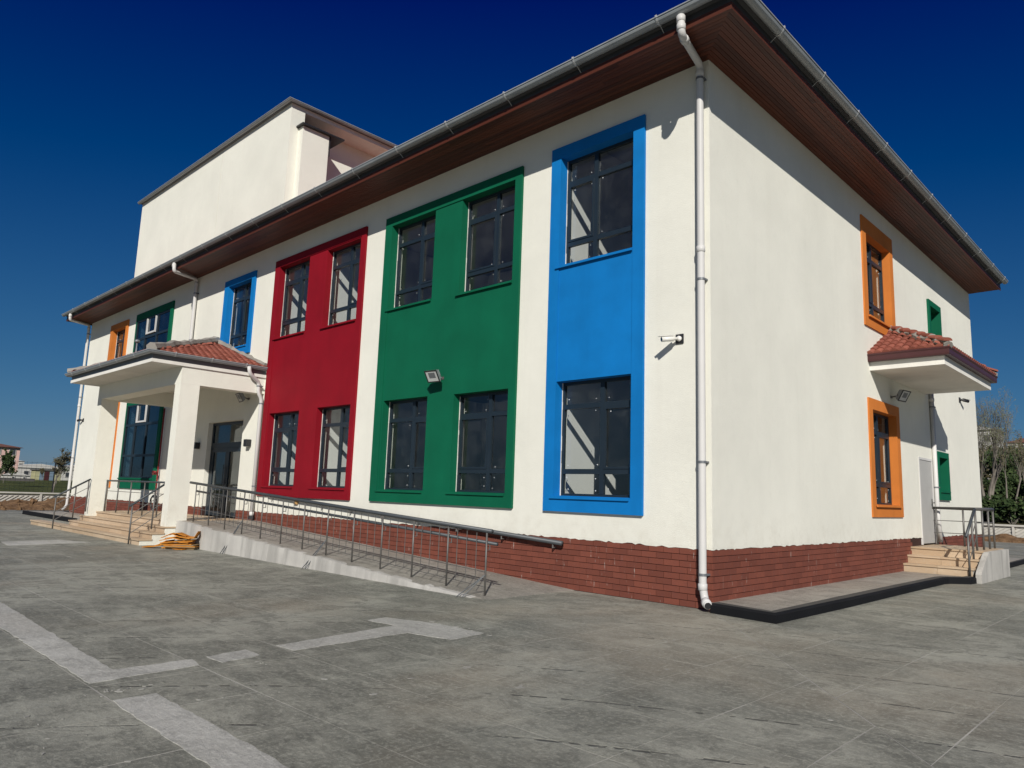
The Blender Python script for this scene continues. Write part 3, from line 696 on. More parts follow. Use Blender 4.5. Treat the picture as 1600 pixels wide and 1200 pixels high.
o = downpipe([(-19.45, -GO, 9.04), (-19.4, -GO, 8.74), (-20.0, PY, 8.82), (-20.0, PY, 5.0), (-20.0, PY, .7)], [((-20.0, PY, 8.3), (0, 0, 1)), ((-20.0, PY, 6.6), (0, 0, 1))])
for p, a in (((-19.45, -GO, 8.95), (0, 0, 1)), ((-20.0, PY, 8.66), (0, 0, 1))): collar(o, p, a)
o = downpipe([(-31.2, -GO, 9.04), (-31.2, -GO, 8.76), (-32.02, PY, 8.82), (-32.02, PY, .45), (-32.2, PY - .1, .25)], [((-32.02, PY, 8.4), (0, 0, 1)), ((-32.02, PY, 5.4), (0, 0, 1)), ((-32.02, PY, 2.6), (0, 0, 1))])
for p, a in (((-31.2, -GO, 8.95), (0, 0, 1)), ((-32.02, PY, 8.66), (0, 0, 1)), ((-32.02, PY, 5.0), (0, 0, 1))): collar(o, p, a)
o = downpipe([(-14.28, -.62, 5.02), (-14.28, -.58, 4.82), (-14.40, PY - .12, 4.60), (-14.40, PY - .12, 4.32), (-14.40, PY, 4.12), (-14.40, PY, .72)], [((-14.40, PY, 4.0), (0, 0, 1)), ((-14.40, PY, 1.6), (0, 0, 1)), ((-14.40, PY - .12, 4.5), (0, 0, 1))], .055)
collar(o, (-14.40, PY, .82), (0, 0, 1), .055)
c = MB(); c.tube([(-14.4, PY, .66), (-14.4, PY, .76)], .085, 12); c.build('drain_collar', 'black', o)

# ------------------------------------------------------------------ raised upper block over the middle of the roof
ub_y, x0, xc, zt = .3, -27.85, -14.84, 13.68
upper = MB(); upper.box(x0, -19.835, ub_y, ub_y + .25, 9.05, zt).box(-19.805, xc - .001, ub_y, ub_y + .25, 9.05, zt).box(-19.9, -19.7, ub_y + .10, ub_y + .24, 9.05, zt - .01)
upper.box(xc - .3, xc, ub_y + .251, .78, 9.05, zt).box(x0, x0 + .25, ub_y + .251, 8.5, 9.05, zt).box(xc - 1.0, xc - .8, .78, 8.5, 9.05, zt)
upper = upper.build('upper_block', 'stucco', bld)
mb = MB(); mb.box(xc - .799, -14.56, .60, 1.55, 9.05, 13.07); mb.build('pilaster', 'stucco', upper)
mb = MB(); mb.box(xc - .75, -14.42, .50, 2.05, 13.075, 13.12); mb.tube([(-14.58, 1.60, 13.07), (-14.58, 1.60, 12.4)], .02, 6); mb.build('flashing', 'black', upper)
mb = MB(); mb.box(x0, xc + .0, ub_y - .0, 8.6, zt + .001, zt + .15); mb.build('roof_slab', 'plaster_white', upper)
mb = MB(); prf = gutter_prof(.18, zt + .20, .065)
stn = [[(x0 - .1, ub_y - o + .06, z) for o, z in prf], [(xc + o - .06, ub_y - o + .06, z) for o, z in prf], [(xc + o - .06, 8.6, z) for o, z in prf]]
n = len(prf); mb.add([p for q in stn for p in q], [(i * n + j, i * n + (j + 1) % n, (i + 1) * n + (j + 1) % n, (i + 1) * n + j) for i in range(2) for j in range(n)] + [tuple(range(n)), tuple(range(2 * n, 3 * n))])
ug = mb.build('gutter', 'pvc_grey', upper)
mb = MB(); mb.box(x0 - .06, xc + .055, ub_y - .055, 8.65, zt + .152, zt + .20); mb.build('fascia', 'galv', upper)
mb = MB(); mb.add([(x0 - .1, ub_y - .06, zt + .21), (xc + .06, ub_y - .06, zt + .21), (xc + .06, 8.7, zt + .21), (x0 - .1, 8.7, zt + .21), (x0 + 4, 4.5, zt + .7), (xc - 4, 4.5, zt + .7)], [(0, 1, 5, 4), (1, 2, 5), (2, 3, 4, 5), (3, 0, 4), (3, 2, 1, 0)]); mb.build('roof', 'galv', upper)

# ------------------------------------------------------------------ tiled hip roofs over porch and side door
def hip_tiles(parent, eave_a, eave_b, up_dir, depth, rise, w_, course, mat='tile', indiv=True, inset=1.0):
    """courses of barrel tiles on a trapezoid/triangle slope; each course shortens by `inset` per metre at both ends (tuple)"""
    A, B = Vector(eave_a), Vector(eave_b); along = (B - A).normalized(); Lw = (B - A).length
    up = Vector(up_dir).normalized(); sl = (up * depth + Vector((0, 0, rise))); sln = sl.length; sd_ = sl.normalized(); nn = sd_.cross(along); nn = nn if nn.z > 0 else -nn
    me = None; joined = MB(); nrow = max(1, int(sln / course))
    t = MB(); barrel(t, (0, 0, 0), sd_, nn, along, w_ * .5, course * 1.18, 5, .022)
    if indiv: me = bpy.data.meshes.new('tile'); me.from_pydata(t.v, [], t.f); me.materials.append(M[mat])
    for r_ in range(nrow):
        s0 = r_ * course; fr = s0 / sln * depth
        lo, hi = inset[0] * fr, Lw - inset[1] * fr; u = lo + w_ * .5
        while u < hi - w_ * .3:
            p = A + along * u + sd_ * s0 + nn * (.012 + .003 * random.random())
            if indiv: o = place('tile', me, parent, p)
            else: joined.add([Vector(v) + p for v in t.v], t.f)
            u += w_ * 1.02
    if not indiv: tag(joined.build('tile', mat, parent, fix=False), kind='stuff')
def rough_ridge(name, p, q, parent, r=.09, cap=True):
    P, Q = Vector(p), Vector(q); n = 22; mb = MB(); pts = []; rs = []
    for i in range(n + 1):
        t = i / n; pts.append(P.lerp(Q, t) + Vector((random.uniform(-.03, .03), random.uniform(-.03, .03), random.uniform(-.02, .03)))); rs.append(r * random.uniform(.75, 1.25))
    mb.tube(pts, rs, 7); mb.build(name, 'ridge_mortar', parent)
    if cap:
        k = int((Q - P).length / .34); d = (Q - P).normalized(); ac = d.cross(Vector((0, 0, 1))).normalized(); upv = ac.cross(d); me = None
        t_ = MB(); barrel(t_, (0, 0, 0), d, upv, ac, .10, .38, 6, .03); me = bpy.data.meshes.new('ridge_tile'); me.from_pydata(t_.v, [], t_.f); me.materials.append(M['tile'])
        for i in range(k): place('ridge_tile', me, parent, P + d * (i * .34) + Vector((.0, 0, r * .62)))

# --- entrance porch
porch = thing('entrance_porch', (-17.9, -1.2, 0), 'cream entrance porch on two square columns with a tiled hip roof', 'porch')
PX0, PX1, PF, PBk = -21.32, -14.45, -2.42, -1.90
for a, b in ((PX0, PX0 + .38), (PX1 - .38, PX1)): MB().box(a, b, PF, PBk, 0, 4.30).build('column', 'stucco', porch)
MB().box(PX0, PX1, PF, PBk, 4.301, 4.77).box(PX0, PX0 + .38, PBk + .001, -.001, 4.30, 4.77).box(PX1 - .38, PX1, PBk + .001, -.001, 4.30, 4.77).build('beam', 'stucco', porch)
MB().box(PX0 - .22, PX1 + .04, -3.24, -.001, 4.771, 4.86).build('ceiling_slab', 'plaster_white', porch)
MB().box(PX0 - .20, PX1 + .02, -3.22, -.001, 4.861, 5.02).build('fascia', 'galv', porch)
mb = MB(); prf = gutter_prof(.0, 5.06, .085); gx0, gx1, gy = PX0 - .29, PX1 + .11, -3.31
stn = [[(gx0 - o, -.02, z) for o, z in prf], [(gx0 - o, gy - o, z) for o, z in prf], [(gx1 + o, gy - o, z) for o, z in prf], [(gx1 + o, -.06, z) for o, z in prf]]
n = len(prf); mb.add([p for q in stn for p in q], [(i * n + j, i * n + (j + 1) % n, (i + 1) * n + (j + 1) % n, (i + 1) * n + j) for i in range(3) for j in range(n)] + [tuple(range(n)), tuple(range(3 * n, 4 * n))])
pg = mb.build('gutter', 'pvc_grey', porch)
bk2 = bracket_mesh(.087, False)
for x in (-21, -19.6, -18.2, -16.8, -15.4): place('bracket', bk2, pg, (x, gy, 5.06))
for y in (-2.7, -1.7, -.7): place('bracket', bk2, pg, (gx1, y, 5.06)).rotation_euler = (0, 0, math.pi / 2)
ax0, ax1, ay, ez = PX0 - .27, PX1 + .09, -3.29, 5.03; axm = (ax0 + ax1) / 2; az = 6.22
mb = MB(); mb.add([(ax0, -.001, ez), (ax0, ay, ez), (ax1, ay, ez), (ax1, -.001, ez), (axm, -.001, az)], [(0, 1, 4), (1, 2, 4), (2, 3, 4), (3, 2, 1, 0)])
pr = mb.build('roof', 'tile', porch); hw = (ax1 - ax0) / 2
hip_tiles(pr, (ax0, ay, ez), (ax1, ay, ez), (0, 1, 0), -ay, az - ez, .19, .31, 'tile', False, (hw / -ay, hw / -ay))
hip_tiles(pr, (ax1, ay, ez), (ax1, -.02, ez), (-1, 0, 0), hw, az - ez, .19, .31, 'tile', False, (-ay / hw, 0))
hip_tiles(pr, (ax0, -.02, ez), (ax0, ay, ez), (1, 0, 0), hw, az - ez, .19, .31, 'tile', False, (0, -ay / hw))
rough_ridge('ridge_mortar', (ax1, ay, ez + .10), (axm, -.05, az + .10), porch, .13, False); rough_ridge('ridge_mortar', (ax0, ay, ez + .10), (axm, -.05, az + .10), porch, .13, False)
mb = MB(); 
pts = [(axm + (ax1 - axm) * t, -.05 + random.uniform(-.02, .02), az + (ez - az) * t + .10) for t in [i / 16 for i in range(17)]]; mb.tube(pts, [.085 * random.uniform(.6, 1.4) for _ in pts], 6); mb.build('wall_mortar', 'ridge_mortar', porch)
# floor and steps: stucco core, stone treads and riser slabs
FZ = .62; core = MB(); core.box(PX0 - .1, PX1 - .004, -1.91, -.001, -.01, FZ - .041)
st_y = [-3.06, -2.76, -2.46, -2.16]; rh = FZ / 4
for i, y in enumerate(st_y):
    xl = PX0 - (3.6 if i == 0 else .25)
    core.box(xl + .05, PX1 - .002, y + .02, (st_y[i + 1] + .02 if i < 3 else -1.912), -.01, (i + 1) * rh - .04)
core.build('step_core', 'stucco', porch)
for i, y in enumerate(st_y):
    xl = PX0 - (3.6 if i == 0 else .25); y2 = st_y[i + 1] + .02 if i < 3 else -.002; z1 = (i + 1) * rh; xx = xl
    while xx < PX1 - .38 * 0 - .05:
        nx_ = min(xx + .98, PX1 + .02); nx_ = PX1 + .02 if PX1 - nx_ < .3 else nx_
        zz = z1 - .04
        if i < 3: MB().box(xx + .002, nx_ - .002, y - .03, y2 - .001, zz, z1).build('tread', 'stone', porch)
        else:
            a, b = xx + .002, nx_ - .002
            MB().box(a, min(b, PX1 - .385), y - .03, -1.0, zz, z1).build('tread', 'stone', porch) if a < PX1 - .4 else None
            MB().box(a, b, -.996, -.003, zz, z1).build('tread', 'stone', porch)
        MB().box(xx + .002, min(nx_, PX1 - .01) - .002, y, y + .019, z1 - rh + (0 if i else -.01), zz - .001).build('riser', 'stone', porch)
        xx = nx_
# --- side door canopy
can = thing('door_canopy', (.8, 9.7, 4.7), 'small cream canopy with red tiles and maroon gutter over the side door', 'canopy')
CY0, CY1, CX = 7.38, 11.86, 1.58
MB().box(.001, CX, CY0, CY1, 4.72, 4.93).build('slab', 'plaster_white', can)
def can_band(prof, name, mat):
    st = [[(.002, CY0 - o, z) for o, z in prof], [(CX + o, CY0 - o, z) for o, z in prof], [(CX + o, CY1 + o, z) for o, z in prof], [(.002, CY1 + o, z) for o, z in prof]]
    n = len(prof); mb = MB(); mb.add([p for q in st for p in q], [(i * n + j, i * n + (j + 1) % n, (i + 1) * n + (j + 1) % n, (i + 1) * n + j) for i in range(3) for j in range(n)] + [tuple(range(n)), tuple(range(3 * n, 4 * n))]); return mb.build(name, mat, can)
can_band([(.002, 4.91), (.115, 4.91), (.125, 4.95), (.125, 5.03), (.145, 5.06), (.135, 5.085), (.002, 5.085)], 'gutter', 'maroon')
ez, az = 5.06, 5.92; ex = CX + .10; rdg = (CY0 + 1.62, CY1 - 1.62)
mb = MB(); mb.add([(.002, CY0 - .1, ez), (ex, CY0 - .1, ez), (ex, CY1 + .1, ez), (.002, CY1 + .1, ez), (.002, rdg[0], az), (.002, rdg[1], az)], [(0, 1, 4), (1, 2, 5, 4), (2, 3, 5), (3, 2, 1, 0)])
cr = mb.build('roof', 'tile', can); hh = CY0 + 1.62 - CY0 + .1
hip_tiles(cr, (.0, CY0 - .1, ez), (ex, CY0 - .1, ez), (0, 1, 0), hh, az - ez, .175, .26, 'tile', True, (0, ex / hh))
hip_tiles(cr, (ex, CY0 - .1, ez), (ex, CY1 + .1, ez), (-1, 0, 0), ex, az - ez, .175, .26, 'tile', True, (hh / ex, hh / ex))
rough_ridge('ridge_mortar', (ex, CY0 - .1, ez + .05), (.03, rdg[0], az + .06), can, .10); rough_ridge('ridge_mortar', (ex, CY1 + .1, ez + .05), (.03, rdg[1], az + .06), can, .10)
mb = MB(); mb.tube([(.04, rdg[0], az + .05), (.04, rdg[1], az + .05)], .07, 7); mb.build('ridge_mortar', 'ridge_mortar', can)
o = downpipe([(.11, 12.18, 4.93), (.11, 12.18, 1.62), (.13, 12.12, 1.38), (.12, 12.3, .75)], [((.11, 12.18, 4.4), (0, 0, 1)), ((.11, 12.18, 2.2), (0, 0, 1))], .058, 'pvc_white', can)
collar(o, (.11, 12.18, 4.6), (0, 0, 1), .058); collar(o, (.11, 12.18, 1.6), (0, 0, 1), .058)
# --- side door steps
ss = thing('side_steps', (.8, 10.7, 0), 'three beige stone steps with a white rendered flank below the side door', 'steps')
SZ = .68; noses = [(9.25, .31), (9.60, .495), (9.95, SZ)]
core = MB()
for i, (y, z) in enumerate(noses): core.box(.001, 1.48 + i * .03, y + .02, (noses[i + 1][0] + .02 if i < 2 else 12.2), -.01, z - .04)
core.build('core', 'cement', ss)
for i, (y, z) in enumerate(noses):
    y2 = noses[i + 1][0] + .02 if i < 2 else 12.2
    for a, b in ((.003, .76), (.764, 1.50 + i * .03)):
        MB().box(a, b, y - .025, y2 - .002, z - .04, z).build('tread', 'stone', ss)
        MB().box(a, b - .03 if b > 1 else b, y, y + .019, (noses[i - 1][1] if i else .118), z - .041).build('riser', 'stone', ss)
fl = MB(); prof = [(9.14, 0), (9.14, .20), (9.2, .26), (9.55, .44), (9.9, .62), (10.0, .665), (12.25, .672), (12.25, 0)]
fl.loft([(1.545, y, z - .005) for y, z in prof], [(1.66 + random.uniform(-.004, .004), y, z - .005) for y, z in prof]); fl.build('flank', 'cement', ss)

# ------------------------------------------------------------------ access ramp and railings
rampo = MB(); ny = 40
xs = fr_(-14.44, -2.6, 34)
vs = []; 
for x in xs:
    z = ramp_z(x); e_ = random.uniform(-.02, .02); vs += [(x, -2.13 + e_ * .5, -.01), (x, -2.12 + e_, z - .02), (x, -2.02 + e_, z - .004), (x, -.001, z + .001), (x, -.001, -.01)]
fs = []
for i in range(len(xs) - 1):
    for j in range(5): fs.append((i * 5 + j, i * 5 + (j + 1) % 5, (i + 1) * 5 + (j + 1) % 5, (i + 1) * 5 + j))
rampo.add(vs, fs + [tuple(range(5)), tuple(range((len(xs) - 1) * 5, len(xs) * 5))])
ramp = thing('access_ramp', (-8.5, -1.1, 0), 'long grey concrete access ramp beside the facade', 'ramp')
rb = rampo.build('deck', 'apron', ramp)
# rough cement rendering on the outer side of the ramp, in cast lengths
x = -14.44
while x < -3.0:
    nx_ = min(-2.9, x + random.uniform(1.0, 1.6)); n_ = 8; a = []; b = []
    mb = MB(); prev = None
    for i in range(n_ + 1):
        xx = x + .004 + (nx_ - x - .008) * i / n_; z = max(.012, ramp_z(xx) - .012 + random.uniform(-.018, .012)); yo = -2.165 - random.uniform(0, .012)
        cur = [(xx, -2.06, -.01), (xx, yo - .015, -.01), (xx, yo, z * .6), (xx, yo + .012, z), (xx, -2.06, z + .004)]
        if prev: mb.loft(prev, cur)
        prev = cur
    mb.build('edge_render', 'cement', ramp); x = nx_

def rail_mb(pts, r, n=8): m = MB(); m.tube(pts, r, n); return m
rr_ = thing('ramp_railing', (-8.5, -1.9, .3), 'long grey steel railing with thin bars along the outer edge of the ramp', 'railing')
RY = -1.90; posts = [-14.02 + .929 * i for i in range(13)]
pmesh = None
for x in posts:
    z = ramp_z(x); MB().tube([(x, RY, z - .01), (x, RY, z + .97)], .0155, 8).build('post', 'steel', rr_, True)
for a, b in zip(posts[:-1], posts[1:]):
    for k in (1, 2, 3):
        x = a + (b - a) * k / 4; z = ramp_z(x); MB().tube([(x, RY, z + .13), (x, RY, z + .95)], .0065, 6).build('baluster', 'steel', rr_)
ra, rb_ = posts[0] - .4, posts[-1] + .12
rail_mb([(ra, RY, ramp_z(posts[0]) + 1.0 + .4 * .0539), (rb_, RY, ramp_z(posts[-1]) + 1.0)], .033, 10).build('handrail', 'rail_dark', rr_, True)
rail_mb([(posts[0] - .15, RY + .075, ramp_z(posts[0]) + .80), (rb_ + .05, RY + .075, ramp_z(posts[-1]) + .80)], .027, 10).build('lower_handrail', 'rail_dark', rr_, True)
for x in posts: rail_mb([(x, RY, ramp_z(x) + .70), (x, RY + .075, ramp_z(x) + .70), (x, RY + .075, ramp_z(x) + .78)], .008, 6).build('rail_bracket', 'steel', rr_)
for h in (.13, .36): rail_mb([(posts[0] - .12, RY, ramp_z(posts[0]) + h), (posts[-1], RY, ramp_z(posts[-1]) + h)], .0065, 6).build('rod', 'steel', rr_)
for x in (posts[3], posts[7], posts[12]):
    for dx_ in (-.06, .06):
        rail_mb([(x, RY, ramp_z(x) + .32), (x - .2 + dx_, RY - .36, .0)], .009, 6).build('brace', 'rail_dark', rr_)
wr = thing('wall_handrail', (-8, -.07, .9), 'dark grey handrail fixed to the brick base above the ramp', 'handrail')
rail_mb([(-13.6, -.085, ramp_z(-13.6) + .78), (-2.82, -.085, ramp_z(-2.82) + .77)], .042, 10).build('rail', 'rail_dark', wr, True)
for i in range(9):
    x = -13.4 + i * 1.295; z = ramp_z(x) + .77; rail_mb([(x, .01, z - .10), (x, -.085, z - .10), (x, -.085, z - .03)], .012, 6).build('bracket', 'steel', wr)

def stair_rail(name, x, ys, zs, label, group, ydir=1, nlow=3, posts_at=(0, .55, 1), hgt=1.0):
    t = thing(name, (x, (ys[0] + ys[1]) / 2, zs[0]), label, 'railing', group)
    lerp = lambda k: (ys[0] + (ys[1] - ys[0]) * k, zs[0] + (zs[1] - zs[0]) * k)
    for k in posts_at:
        y, z = lerp(k); MB().tube([(x, y, z - .02), (x, y, z + hgt - .02)], .021, 8).build('post', 'steel', t, True)
    y0, z0 = lerp(-.08); y1, z1 = lerp(1.05)
    rail_mb([(x, y0, z0 + hgt), (x, y1, z1 + hgt)], .028, 8).build('handrail', 'rail_dark', t, True)
    for q in range(nlow):
        h = hgt * (q + 1) / (nlow + 1); rail_mb([(x, ys[0], zs[0] + h), (x, ys[1], zs[1] + h)], .010, 6).build('rod', 'steel', t)
    return t
t = stair_rail('stair_railing', -14.93, (-3.14, -2.28), (.02, .64), 'grey steel stair railing beside the right porch column', 'porch stair railings', posts_at=(0, .62, 1))
for (a, b) in ((-2.98, .31), (-2.68, .47)): pass
stair_rail('stair_railing', -20.95, (-3.38, -2.50), (.08, .62), 'grey steel stair railing in front of the left porch column', 'porch stair railings', posts_at=(0, .6, 1))
def flat_rail(name, p, q, label, n, nlow, h=1.0):
    P, Q = Vector(p), Vector(q); t = thing(name, (P + Q) / 2, label, 'railing')
    for i in range(n + 1):
        a = P.lerp(Q, i / n); MB().tube([a, a + Vector((0, 0, h - .02))], .021, 8).build('post', 'steel', t, True)
    up = Vector((0, 0, h)); rail_mb([P + up, Q + up], .027, 8).build('handrail', 'rail_dark', t, True)
    for k in range(nlow):
        u_ = Vector((0, 0, h * (k + 1) / (nlow + 1))); rail_mb([P + u_, Q + u_], .010, 6).build('rod', 'steel', t)
    return t
flat_rail('landing_railing', (-20.92, -1.96, FZ), (-15.3, -1.96, FZ), 'grey steel railing across the back of the porch steps between the columns', 5, 2)
# side landing railing
t = thing('landing_railing', (1.3, 10.8, SZ), 'bright steel railing around the side door landing and its steps', 'railing')
RX = 1.42
for p in ((RX, 10.05), (RX, 10.75), (RX, 11.4), (RX, 11.95), (.75, 11.98), (.12, 11.98)): MB().tube([(p[0], p[1], SZ - .01), (p[0], p[1], SZ + .95)], .024, 8).build('post', 'steel', t, True)
rail_mb([(RX, 10.0, SZ + .97), (RX, 11.98, SZ + .97), (.03, 11.98, SZ + .97)], .032, 8).build('handrail', 'steel', t, True)
for h in (.32, .64): rail_mb([(RX, 10.05, SZ + h), (RX, 11.98, SZ + h), (.03, 11.98, SZ + h)], .010, 6).build('rod', 'steel', t)
for y, z in ((9.22, .13), (9.66, .50)): MB().tube([(RX, y, z), (RX, y, z + .95)], .024, 8).build('post', 'steel', t, True)
rail_mb([(RX, 9.05, 1.02), (RX, 10.02, SZ + .97)], .034, 8).build('stair_handrail', 'rail_dark', t, True)
for h in (.32, .64): rail_mb([(RX, 9.22, .13 + h), (RX, 10.05, SZ + h)], .010, 6).build('rod', 'steel', t)

# ------------------------------------------------------------------ fittings on the walls
def oriented(mb, loc, rz, rx=0):
    Mx = Matrix.Translation(loc) @ Matrix.Rotation(rz, 4, 'Z') @ Matrix.Rotation(rx, 4, 'X'); mb.v = [tuple(Mx @ Vector(p)) for p in mb.v]; return mb
def bullet_camera(loc, rz, label, aim=(-.55, -.8), skin='cam_white'):
    # local frame: wall is y=0, outwards is -y
    t = thing('security_camera', loc, label, 'camera', 'bullet cameras on the facade')
    b = MB().box(-.068, .068, -.022, 0, -.078, .078); oriented(b, loc, rz).build('mount', 'black', t, bevel=0)
    j = MB(); j.tube([(0, -.02, 0), (0, -.05, 0)], .046, 14); oriented(j, loc, rz).build('joint', skin, t, True)
    d = Vector((aim[0], aim[1], -.12)).normalized(); p0 = Vector((-.02, -.06, .0)); p1 = p0 + d * .06; p2 = p0 + d * .27
    k = MB(); k.tube([p0, p1, p1 + d * .01, p2], [.024, .028, .042, .042], 14); oriented(k, loc, rz).build('body', skin, t, True)
    h = MB(); h.tube([p1 + Vector((0, 0, .006)), p2 + d * .05 + Vector((0, 0, .006))], .063, 14); 
    h.v = [v for v in h.v]; 
    s_ = MB(); up = Vector((0, 0, .047)); sdv = d.cross(Vector((0, 0, 1))).normalized() * .036
    s_.loft([p1 + up - sdv, p1 + up + sdv, p2 + d * .05 + up + sdv, p2 + d * .05 + up - sdv], [p1 + up * 1.12 - sdv, p1 + up * 1.12 + sdv, p2 + d * .05 + up * 1.12 + sdv, p2 + d * .05 + up * 1.12 - sdv]); oriented(s_, loc, rz).build('sunshade', skin, t)
    l_ = MB(); l_.tube([p2 - d * .002, p2 + d * .004], .033, 14); oriented(l_, loc, rz).build('lens', 'lens', t)
bullet_camera((-.50, 0, 4.20), 0, 'white bullet security camera beside the corner downpipe')
bullet_camera((SX, 15.57, 5.0), math.pi / 2, 'small security camera near the far end of the side wall', (.75, -.45), 'black')
bullet_camera((-31.45, 0, 4.32), 0, 'small security camera at the far left end of the facade', (-.8, -.35), 'black')
def floodlight(loc, rz, label, tilt=R(-38), yaw=0, sc_=1.0, bodymat='galv'):
    t = thing('floodlight', loc, label, 'floodlight', 'floodlights on the walls')
    b = MB(); b.box(-.06, .06, -.012, 0, -.03, .03); b.tube([(-.0, -.01, 0), (0, -.18 * sc_, .02)], .018, 8); b.box(-.15 * sc_, .15 * sc_, -.20 * sc_, -.18 * sc_, .0, .035); oriented(b, loc, rz).build('arm', 'steel', t)
    def local(mb):
        Mx = Matrix.Translation((0, -.27 * sc_, .02)) @ Matrix.Rotation(yaw, 4, 'Z') @ Matrix.Rotation(tilt, 4, 'X') ; mb.v = [tuple(Mx @ Vector(p)) for p in mb.v]; return oriented(mb, loc, rz)
    w2, h2 = .19 * sc_, .145 * sc_
    m = MB(); m.loft([(-w2, -.03, -h2), (w2, -.03, -h2), (w2, -.03, h2), (-w2, -.03, h2)], [(-w2 * .8, .055, -h2 * .8), (w2 * .8, .055, -h2 * .8), (w2 * .8, .055, h2 * .8), (-w2 * .8, .055, h2 * .8)]); local(m).build('body', bodymat, t)
    f = MB(); plate(f, front, -w2, w2, -h2, h2, [(-w2 * .86, w2 * .86, -h2 * .84, h2 * .84)], -.042, -.031); local(f).build('bezel', 'black', t)
    g_ = MB().box(-w2 * .855, w2 * .855, -.036, -.0305, -h2 * .835, h2 * .835); local(g_).build('lamp_face', 'lamp_glass', t)
    c_ = MB().box(-w2 * .5, w2 * .55, -.0375, -.0362, -h2 * .3, h2 * .6); local(c_).build('led_board', 'galv', t)
    fn = MB()
    for i in range(6): xx = -w2 * .7 + i * w2 * .28; fn.box(xx, xx + .006, .056, .085, -h2 * .7, h2 * .7)
    local(fn).build('fins', bodymat, t)
floodlight((-6.36, -.036, 4.06), 0, 'grey floodlight on the green panel between the four windows', R(32), R(6), .95, 'pvc_grey')
floodlight((SX, 8.85, 4.28), math.pi / 2, 'floodlight under the side canopy above the lower orange window', R(30), R(-10), 1.0, 'pvc_grey')
floodlight((-15.40, 0, 4.22), 0, 'floodlight on the wall inside the entrance porch', R(30), R(-10), 1.0, 'pvc_grey')
for x, lb in ((-18.66, 'left'), (-15.07, 'right')):
    t = thing('wall_lamp', (x, 0, 2.86), 'black cube wall lamp on the %s side of the entrance door' % lb, 'lamp', 'cube wall lamps by the entrance door')
    MB().box(x - .10, x + .10, -.16, -.012, 2.76, 2.97).build('housing', 'black', t, bevel=.006)
    MB().box(x - .06, x + .06, -.012, 0, 2.80, 2.93).build('back_plate', 'black', t)
    MB().box(x - .07, x + .07, -.14, -.03, 2.752, 2.759).build('diffuser', 'lamp_glass', t)
t = thing('junction_box', (-12.1, 0, 1.2), 'small tan junction box under the red panel', 'junction box')
MB().box(-12.18, -12.02, -.06, 0, 1.16, 1.32).build('box', 'tan', t, bevel=.006); MB().box(-12.165, -12.035, -.067, -.0602, 1.175, 1.305).build('cover', 'tan', t)
t = thing('fire_valve', (-21.7, 0, .7), 'red fire valve and a thin dark red tube standing in for a shadow line beside the lower green window', 'valve')
MB().tube([(-21.72, -.09, .62), (-21.72, -.09, 4.29)], .03, 8).build('riser', 'valve_red', t, True)  # dark red tube drawn in place of a thin shadow line on the wall
MB().tube([(-21.72, -.09, 1.92), (-21.72, -.22, 1.94)], .045, 10).tube([(-21.80, -.2, 1.98), (-21.63, -.2, 1.98)], .04, 10).build('valve_body', 'valve_red', t, True)
tor = MB()
for i in range(12): a, b = 2 * math.pi * i / 12, 2 * math.pi * (i + 1) / 12; tor.tube([(-21.72 + .07 * math.cos(a), -.25, 1.95 + .07 * math.sin(a)), (-21.72 + .07 * math.cos(b), -.25, 1.95 + .07 * math.sin(b))], .010, 5)
tor.build('hand_wheel', 'valve_red', t)
t = thing('vent_pipe', (-20.6, -2.2, 5.2), 'thin grey vent pipe with a round cap rising from the porch roof', 'vent')
MB().tube([(-19.8, -1.9, 5.35), (-19.8, -1.9, 6.18)], .022, 8).build('pipe', 'galv', t, True)
MB().tube([(-19.8, -1.9, 6.16), (-19.8, -1.9, 6.19), (-19.8, -1.9, 6.25), (-19.8, -1.9, 6.28)], [.03, .085, .075, .02], 12).build('cap', 'galv', t, True)
t = thing('bicycle_tyre', (-20.6, -.5, FZ), 'black hose coiled against the wall on the porch landing', 'hose'); t.name = 'coiled_hose'
for k in range(3):
    tor = []; r_ = .26 - k * .02
    for i in range(25): a = 2 * math.pi * i / 24; tor.append((-20.9 + .45 * k * .2 + r_ * math.cos(a), -.42 - k * .05 + .02 * math.sin(a * 2), FZ + .30 - k * .01 + r_ * math.sin(a)))
    MB().tube(tor, .022, 6).build('coil', 'black', t, True)
